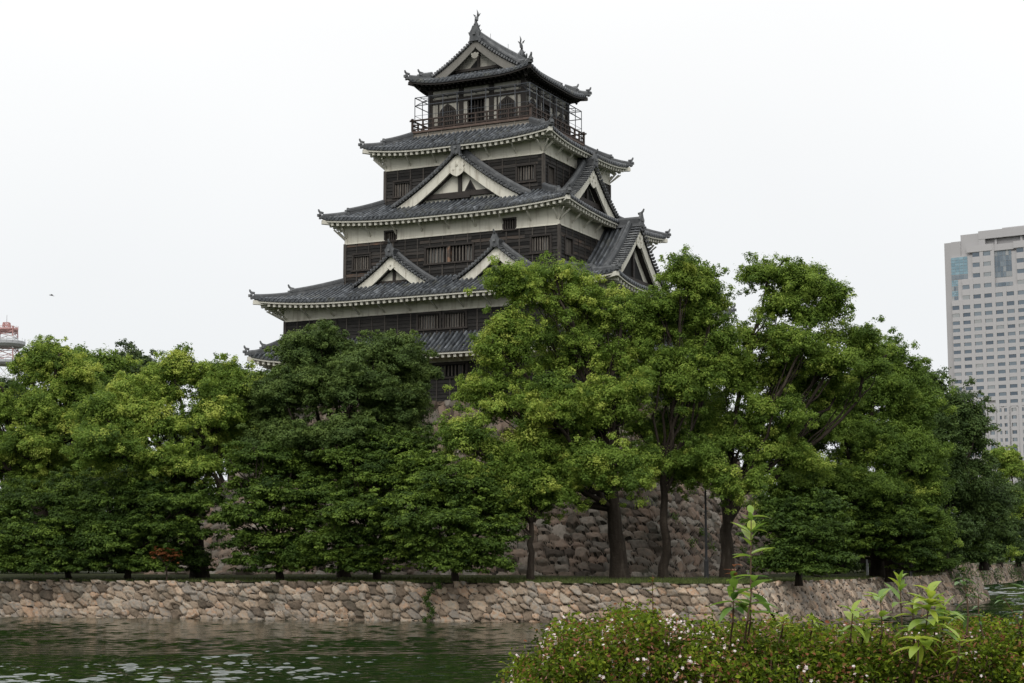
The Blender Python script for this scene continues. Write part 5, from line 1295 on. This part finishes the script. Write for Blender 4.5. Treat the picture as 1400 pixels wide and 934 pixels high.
M['rustleaf'] = leaf_mat("rust_leaf", [(0, (.16, .06, .03)), (1, (.32, .15, .07))], .3)
hr = np.random.default_rng(55)
HY = 5.0; hx0 = at(742, 900, HY)[0]; hs = HY / F_PX
hedge = empty("flowering_hedge", (hx0 + 1.0, HY, -1.62)); tag(hedge, "clipped hedge with small white flowers and reddish tips on the near bank", "hedge")
HB_ = np.array([hx0 + 1.0, HY, -1.62])
XE = 3.3
def htop(x, y):
    """height of the hedge top, sagging towards its front lip and rounded at its left end"""
    px = 700 + x / hs
    z = -np.interp(px, [716, 732, 765, 850, 940, 1020, 1120, 1220, 1330, 1450], [104, 90, 80, 74, 77, 83, 88, 83, 84, 90]) * hs - .060
    return z + .012 * np.sin(x * 19) + .010 * np.sin(x * 43 + y * 17)
def surf_pts(n):
    """points on the shell: top, front, left end and a little inside"""
    w = np.array([.50, .36, .07, .07]); k = hr.choice(4, n, p=w); x = hr.uniform(hx0, hx0 + XE, n); y = hr.uniform(HY - .22, HY + .75, n)
    u = hr.random(n)
    P = np.zeros((n, 3)); Nn = np.zeros((n, 3))
    a = k == 0; zt = htop(x, y); rimL = np.clip((x - hx0) / .12, 0, 1); rimF = np.clip((y - (HY - .22)) / .2, 0, 1)
    P[a] = np.stack([x, y, zt - .06 * (1 - rimL) ** 2 - .07 * (1 - rimF) ** 2], 1)[a]; Nn[a] = (0, -.25, 1)
    b = k == 1; zf = htop(x, HY - .22) - .07 - u ** 1.3 * .75; P[b] = np.stack([x, HY - .24 + .50 * u ** 1.1 + hr.normal(0, .02, n), zf], 1)[b]; Nn[b] = (0, -1, .45)
    c = k == 2; zl = htop(np.full(n, hx0), y) - .08 - u * .6; P[c] = np.stack([hx0 - .03 + hr.normal(0, .02, n) - .03 * np.sin(u * 3), y, zl], 1)[c]; Nn[c] = (-1, -.2, .4)
    d = k == 3; P[d] = np.stack([x, y, zt - hr.uniform(.05, .3, n)], 1)[d]; Nn[d] = (0, -.4, 1)
    return P, Nn, k
def hedge_shoot(P, Nn, m, L=.023, jitter=.028):
    n = len(P); idx = np.repeat(np.arange(n), m); Q = P[idx] + hr.normal(0, jitter, (n * m, 3))
    return Q, unit(unit(Nn[idx]) * .45 + np.array([0, 0, .45]) + hr.normal(0, .55, (n * m, 3))), idx
def leaf6(P, Nn, L, W, r):
    """pointed leaf with a fold down its midrib: two quads"""
    n = len(P); a = unit(np.cross(Nn, r.normal(0, 1, (n, 3)))); b = np.cross(Nn, a)
    l = (L * r.uniform(.65, 1.3, n))[:, None]; w = (W * r.uniform(.7, 1.25, n))[:, None]
    p0, p1 = P - a * l * .5, P + a * l * .5 - Nn * l * .12; mid0, mid1 = P - a * l * .12, P + a * l * .2
    V = np.stack([p0, mid0 + b * w * .5 + Nn * w * .2, mid1 + b * w * .42 + Nn * w * .16, p1, mid1 - b * w * .42 + Nn * w * .16, mid0 - b * w * .5 + Nn * w * .2], 1)
    i = np.arange(n)[:, None] * 6; return V.reshape(-1, 3), np.concatenate([i + np.array([[0, 1, 2, 3]]), i + np.array([[0, 3, 4, 5]])], 0)
nS = 19000; P, Nn, kk = surf_pts(nS); patch = .5 + .5 * np.sin(P[:, 0] * 7.1 + 2 * np.sin(P[:, 1] * 5 + P[:, 2] * 9)) * np.sin(P[:, 0] * 13.7 + P[:, 2] * 11)
lump = np.sin(P[:, 0] * 23 + 3 * np.sin(P[:, 2] * 14)) * np.sin(P[:, 2] * 27 + P[:, 0] * 9 + 2.5 * np.sin(P[:, 0] * 11)) + .6 * np.sin(P[:, 0] * 51 + P[:, 1] * 37) * np.sin(P[:, 2] * 44 + P[:, 1] * 23)
P += unit(Nn) * (.045 * lump - .03)[:, None] + hr.normal(0, .014, P.shape)
Q, QN, idx = hedge_shoot(P, Nn, 13, jitter=.020); zb_q = htop(Q[:, 0], Q[:, 1]) - Q[:, 2]; kp = hr.random(len(Q)) > np.clip((zb_q - .05) * 5.5, 0, .74) * (Q[:, 1] < HY + .15); Q, QN, idx = Q[kp], QN[kp], idx[kp]; V, F = leaf6(Q, QN, .0152, .0090, hr)
tn = np.clip(.40 + .16 * lump[idx] * .5 + .17 * hr.normal(0, 1, nS)[idx] + hr.normal(0, .12, len(Q)) + .10 * (patch[idx] - .5), 0, .82)
red = hr.random(len(Q)) < .10 + .12 * (patch[idx] > .7); tn[red] = hr.uniform(.86, 1.0, red.sum())
mb = MB(); mb.add(V, F, np.concatenate([tn, tn])); mb.build("foliage", M['hedge'], hedge, off=HB_)
tw_ = MB()
for i in range(420):
    x = hr.uniform(hx0 + .03, hx0 + XE); y = hr.uniform(HY - .18, HY + .5); zt = float(htop(x, y)); p = np.array([x + hr.normal(0, .08), y + .08, zt - hr.uniform(.35, .7)]); q_ = np.array([x, y - .03, zt - hr.uniform(-.02, .07)])
    m2 = (p + q_) / 2 + hr.normal(0, .03, 3); tw_.tube([p, m2, q_], [.0035, .0026, .0012], 4, float(hr.random()))
for i in range(160):
    x = hr.uniform(hx0, hx0 + XE); z = float(htop(x, HY)) - hr.uniform(.1, .5); p = np.array([x, HY - .16, z]); q_ = p + np.array([hr.normal(0, .1), -.07, hr.uniform(-.02, .12)]); tw_.tube([p, (p + q_) / 2 + hr.normal(0, .012, 3), q_], [.003, .0022, .0012], 4, float(hr.random()))
tw_.build("twigs", M['twig'], hedge, off=HB_)
def blossom(P, Nn, r, petal, cal, n=3):
    """a sprig: reddish sepals round small five-petalled trumpets"""
    for q in range(n):
        c = P + r.normal(0, .011, 3); d = unit(unit(Nn) + r.normal(0, .5, 3) + np.array([0, -.3, .25])); a = unit(np.cross(d, r.normal(0, 1, 3))); b = np.cross(d, a); s = r.uniform(.0037, .0058)
        mid = c + d * s * 1.5
        for k in range(5):
            t = k * 2 * math.pi / 5; e = a * math.cos(t) + b * math.sin(t); g = -a * math.sin(t) + b * math.cos(t)
            petal.add([mid, mid + e * s * .55 + g * s * .42 + d * s * .25, mid + e * s * 1.1 + d * s * .1, mid + e * s * .55 - g * s * .42 + d * s * .25], [[0, 1, 2, 3]], float(r.random()))
        petal.tube([c, mid], [s * .16, s * .34], 5, .3, cap=False)
    for k in range(7):
        e = unit(r.normal(0, 1, 3) + unit(Nn) * .6); g = unit(np.cross(e, r.normal(0, 1, 3))); l = r.uniform(.006, .011); c = P + r.normal(0, .009, 3)
        cal.add([c, c + e * l * .5 + g * l * .25, c + e * l, c + e * l * .5 - g * l * .25], [[0, 1, 2, 3]], float(r.random()))
cnt = 0; restP, restC = MB(), MB()
Pf, Nf, kf = surf_pts(3600); order = np.argsort(Pf[:, 1])
px_f = 700 + Pf[:, 0] / (Pf[:, 1] / F_PX)
for i in range(len(Pf)):
    z_below = float(htop(Pf[i, 0], Pf[i, 1])) - Pf[i, 2]
    want = .50 if px_f[i] < 960 else .20
    if kf[i] == 1 and z_below > .16: want *= .4
    if kf[i] == 3 or hr.random() > want * .62: continue
    N1 = unit(Nf[i]); c = Pf[i] + N1 * hr.uniform(.006, .028)
    if cnt < 98 and 690 < px_f[i] < 1400 and Pf[i, 1] < HY + .3:
        pm, cm = MB(), MB(); blossom(c, N1, hr, pm, cm, hr.integers(2, 5)); o = cm.build("flower_sprig", M['calyx'], hedge, off=HB_); pm.build("petals", M['petal'], o); 
        o.children[0].data.transform(Matrix.Translation(-Vector(HB_))); cnt += 1
    else: blossom(c, N1, hr, restP, restC, hr.integers(2, 5))
o = restC.build("flower_sprig", M['calyx'], hedge, off=HB_); o["kind"] = "stuff"; restP.build("petals", M['petal'], o, off=HB_)
dry = MB()
for i in range(2600):
    p, n_, k_ = surf_pts(1); e = unit(hr.normal(0, 1, 3) + np.array([0, -.2, .5])); 
    for q in range(4):
        e2 = unit(e + hr.normal(0, .6, 3)); g = unit(np.cross(e2, hr.normal(0, 1, 3))); l = hr.uniform(.008, .013); c = p[0] + unit(n_[0]) * .012 + hr.normal(0, .008, 3); dry.add([c, c + e2 * l * .5 + g * l * .22, c + e2 * l, c + e2 * l * .5 - g * l * .22], [[0, 1, 2, 3]], float(hr.random()))
o = dry.build("spent_sepals", M['calyx'], hedge, off=HB_); o["kind"] = "stuff"

# --- young shoots standing up out of the hedge
def blade_leaf(mb, p, d, L, W, r, droop=.35, tint=.5, up=np.array([0, 0, 1.0])):
    """long pointed leaf, folded along the midrib and arching down"""
    d = unit(d); s_ = unit(np.cross(d, up)); n = 7; t = np.linspace(0, 1, n); w = W * .5 * np.sin(np.pi * (t * .93 + .035) ** .8) ** .9; w[-1] = 0.0005
    C = p + d * (t * L)[:, None] + np.array([0, 0, -1.0]) * (droop * L * t ** 2.2)[:, None]
    lift = unit(np.cross(s_, d)); 
    Lf = C + s_ * w[:, None] + lift * (w * .35)[:, None]; Rt = C - s_ * w[:, None] + lift * (w * .35)[:, None]
    mb.grid(np.stack([Lf, C, Rt], 1), tint)
def shoot(px0, py0, px1, py1, Y, whorls, seed, label, mat='shoot', lscale=1.0, rust=0, tint=.6, stem='twig', curve=0.0):
    """whorls: list of (fraction up the stem, leaves, length px, elevation)"""
    r = np.random.default_rng(seed); s = Y / F_PX; p = at(px0, py0, Y); q = at(px1, py1, Y); root_b = np.array([p[0], p[1] + .14, p[2] - .12])
    o = empty("young_shoot", tuple(root_b)); tag(o, label, "young plant", "young plants sprouting from the hedge")
    t = np.linspace(0, 1, 9)[:, None]; C = p + (q - p) * t; C[:, 0] += curve * s * np.sin(t[:, 0] * math.pi); C = np.vstack([root_b, C])
    st = MB(); st.tube(C, np.linspace(.0030, .0013, len(C)), 6, .6); st.build("stem", M['darkshoot'] if stem == 'green' else M['twig'], o, off=root_b)
    lm_ = MB(); C = C[1:]
    for (f, n, L, el) in whorls:
        c0 = C[min(8, int(round(f * 8)))]; ph = r.uniform(0, 6.28)
        for k in range(n):
            a = ph + k * 2 * math.pi / n + r.normal(0, .45); e = el + r.normal(0, .28)
            d = np.array([math.cos(a) * math.cos(e), math.sin(a) * math.cos(e) * .8, math.sin(e)])
            c = c0 + np.array([0, 0, r.uniform(-7, 3) * s]); Lm = L * s * r.uniform(.6, 1.25) * lscale * 1.12; blade_leaf(lm_, c, d, Lm, Lm * .41, r, r.uniform(.08, .36), float(np.clip(tint + r.normal(0, .16) + .15 * (f - .5), 0, 1)))
    lm_.build("leaves", M[mat], o, True, off=root_b)
    if rust:
        rb = MB(); c = C[-1]
        for k in range(rust): d = unit(np.array([r.normal(0, 1), r.normal(0, .8), abs(r.normal(.5, .5))])); blade_leaf(rb, c + np.array([0, 0, r.uniform(-.03, .01)]), d, 13 * s * r.uniform(.8, 1.3), 6 * s, r, .2, float(r.random()))
        rb.build("young_leaves", M['rustleaf'], o, off=root_b)
    return o
shoot(1026, 850, 1027, 706, 4.95, [(1.0, 4, 22, .75), (.93, 3, 24, .5), (.86, 2, 26, .6), (.76, 3, 32, .45), (.66, 3, 34, .3), (.30, 3, 26, .3), (.18, 3, 30, .25)], 201, "tallest single shoot rising from the hedge, leaves near its tip", tint=.58)
shoot(1002, 850, 1004, 776, 4.9, [(.8, 3, 24, .45), (.6, 4, 28, .3), (.42, 3, 30, .2), (.25, 4, 28, .1)], 202, "leafy sprout topped with rust-coloured leaves beside the tallest shoot", rust=9, tint=.25, lscale=1.05)
shoot(1022, 848, 1030, 790, 4.85, [(1.0, 3, 26, .3), (.7, 3, 34, .15), (.4, 3, 34, .05)], 203, "broad-leaved green sprout at the foot of the tallest shoot", tint=.22, lscale=1.1)
shoot(1163, 872, 1166, 836, 4.9, [(1.0, 5, 26, .35), (.6, 5, 26, .1), (.3, 4, 24, -.1)], 204, "lime clump of arching leaves, leftmost of the bright right-hand sprouts", tint=.72)
shoot(1206, 866, 1204, 820, 4.9, [(1.0, 6, 28, .5), (.55, 5, 27, .25), (.25, 4, 24, .05)], 205, "bright two-tiered sprout between the lime clump and the upright shoot", tint=.66)
shoot(1234, 868, 1230, 796, 4.95, [(1.0, 3, 18, .9), (.92, 3, 28, .75), (.62, 2, 30, .55)], 206, "upright shoot with an erect yellow-green tip right of the two-tiered sprout", tint=.62)
shoot(1262, 888, 1272, 812, 4.8, [(1.0, 6, 28, .7), (.86, 7, 32, .5), (.7, 7, 34, .35), (.55, 7, 34, .2), (.4, 6, 36, .1), (.25, 6, 36, 0)], 207, "largest and fullest yellow-green sprout of the hedge", tint=.8, lscale=1.0)
shoot(1250, 880, 1247, 822, 4.85, [(1.0, 4, 24, .6), (.7, 4, 26, .3), (.4, 4, 26, .1)], 218, "yellow-green sprig crowding the left side of the fullest sprout", tint=.75)
shoot(1276, 884, 1290, 826, 4.9, [(1.0, 4, 24, .5), (.75, 4, 26, .3), (.45, 4, 28, .05)], 219, "leaning lime sprig behind the right side of the fullest sprout", tint=.7, curve=-3)
shoot(1180, 872, 1182, 842, 4.95, [(1.0, 5, 22, .4), (.5, 4, 24, .1)], 220, "short lime sprig tucked between the lime clump and the two-tiered sprout", tint=.68)
shoot(1286, 880, 1292, 836, 4.85, [(1.0, 5, 24, .4), (.7, 5, 28, .2), (.4, 4, 28, 0)], 208, "mid green leafy sprout just right of the fullest one", tint=.4)
shoot(1255, 905, 1256, 872, 4.72, [(1.0, 5, 26, .15), (.7, 4, 28, -.25)], 209, "drooping lime sprig on the face of the hedge below the fullest sprout", tint=.8)
shoot(1310, 905, 1312, 876, 4.72, [(1.0, 6, 22, .35), (.5, 4, 22, 0)], 210, "small lime sprig low on the hedge face at right", tint=.7)
shoot(1322, 866, 1316, 790, 5.0, [(1.0, 2, 18, .3), (.9, 2, 20, .3), (.62, 3, 24, .1), (.4, 3, 26, 0)], 211, "thin red-stemmed sprig with sparse green leaves before the wall's end", mat='darkshoot', tint=.7, curve=4)
shoot(1345, 872, 1338, 812, 5.0, [(1.0, 2, 14, .3), (.7, 2, 12, .1), (.4, 2, 12, .1)], 212, "slim bare twig with a few leaf buds against the water", mat='darkshoot', tint=.4, lscale=.9, curve=-3)
shoot(1398, 880, 1372, 818, 5.0, [(1.0, 3, 16, .1), (.8, 2, 18, .1), (.55, 3, 20, 0), (.3, 3, 20, 0)], 213, "trailing leafy twig near the right edge over the water", mat='darkshoot', tint=.6, curve=6)
shoot(1398, 850, 1404, 806, 5.0, [(1.0, 3, 20, .2), (.6, 3, 22, .1)], 214, "leaf tips at the right edge of the hedge", mat='darkshoot', tint=.6)
shoot(893, 866, 892, 786, 5.05, [(1.0, 3, 7, .6), (.85, 3, 7, .4), (.7, 3, 7, .4), (.5, 3, 8, .3)], 215, "wispy thin sprig with tiny leaves at the middle of the hedge", mat='hedge', tint=.8, lscale=1.0)
shoot(1070, 858, 1072, 846, 5.0, [(1.0, 6, 12, .3), (.5, 5, 13, .1)], 216, "low lime tuft on the hedge top right of the tallest shoot", tint=.85)
shoot(1110, 858, 1112, 844, 5.0, [(1.0, 6, 13, .2), (.5, 5, 14, 0)], 217, "low yellowish tuft on the hedge top left of the lime clump", tint=.85)
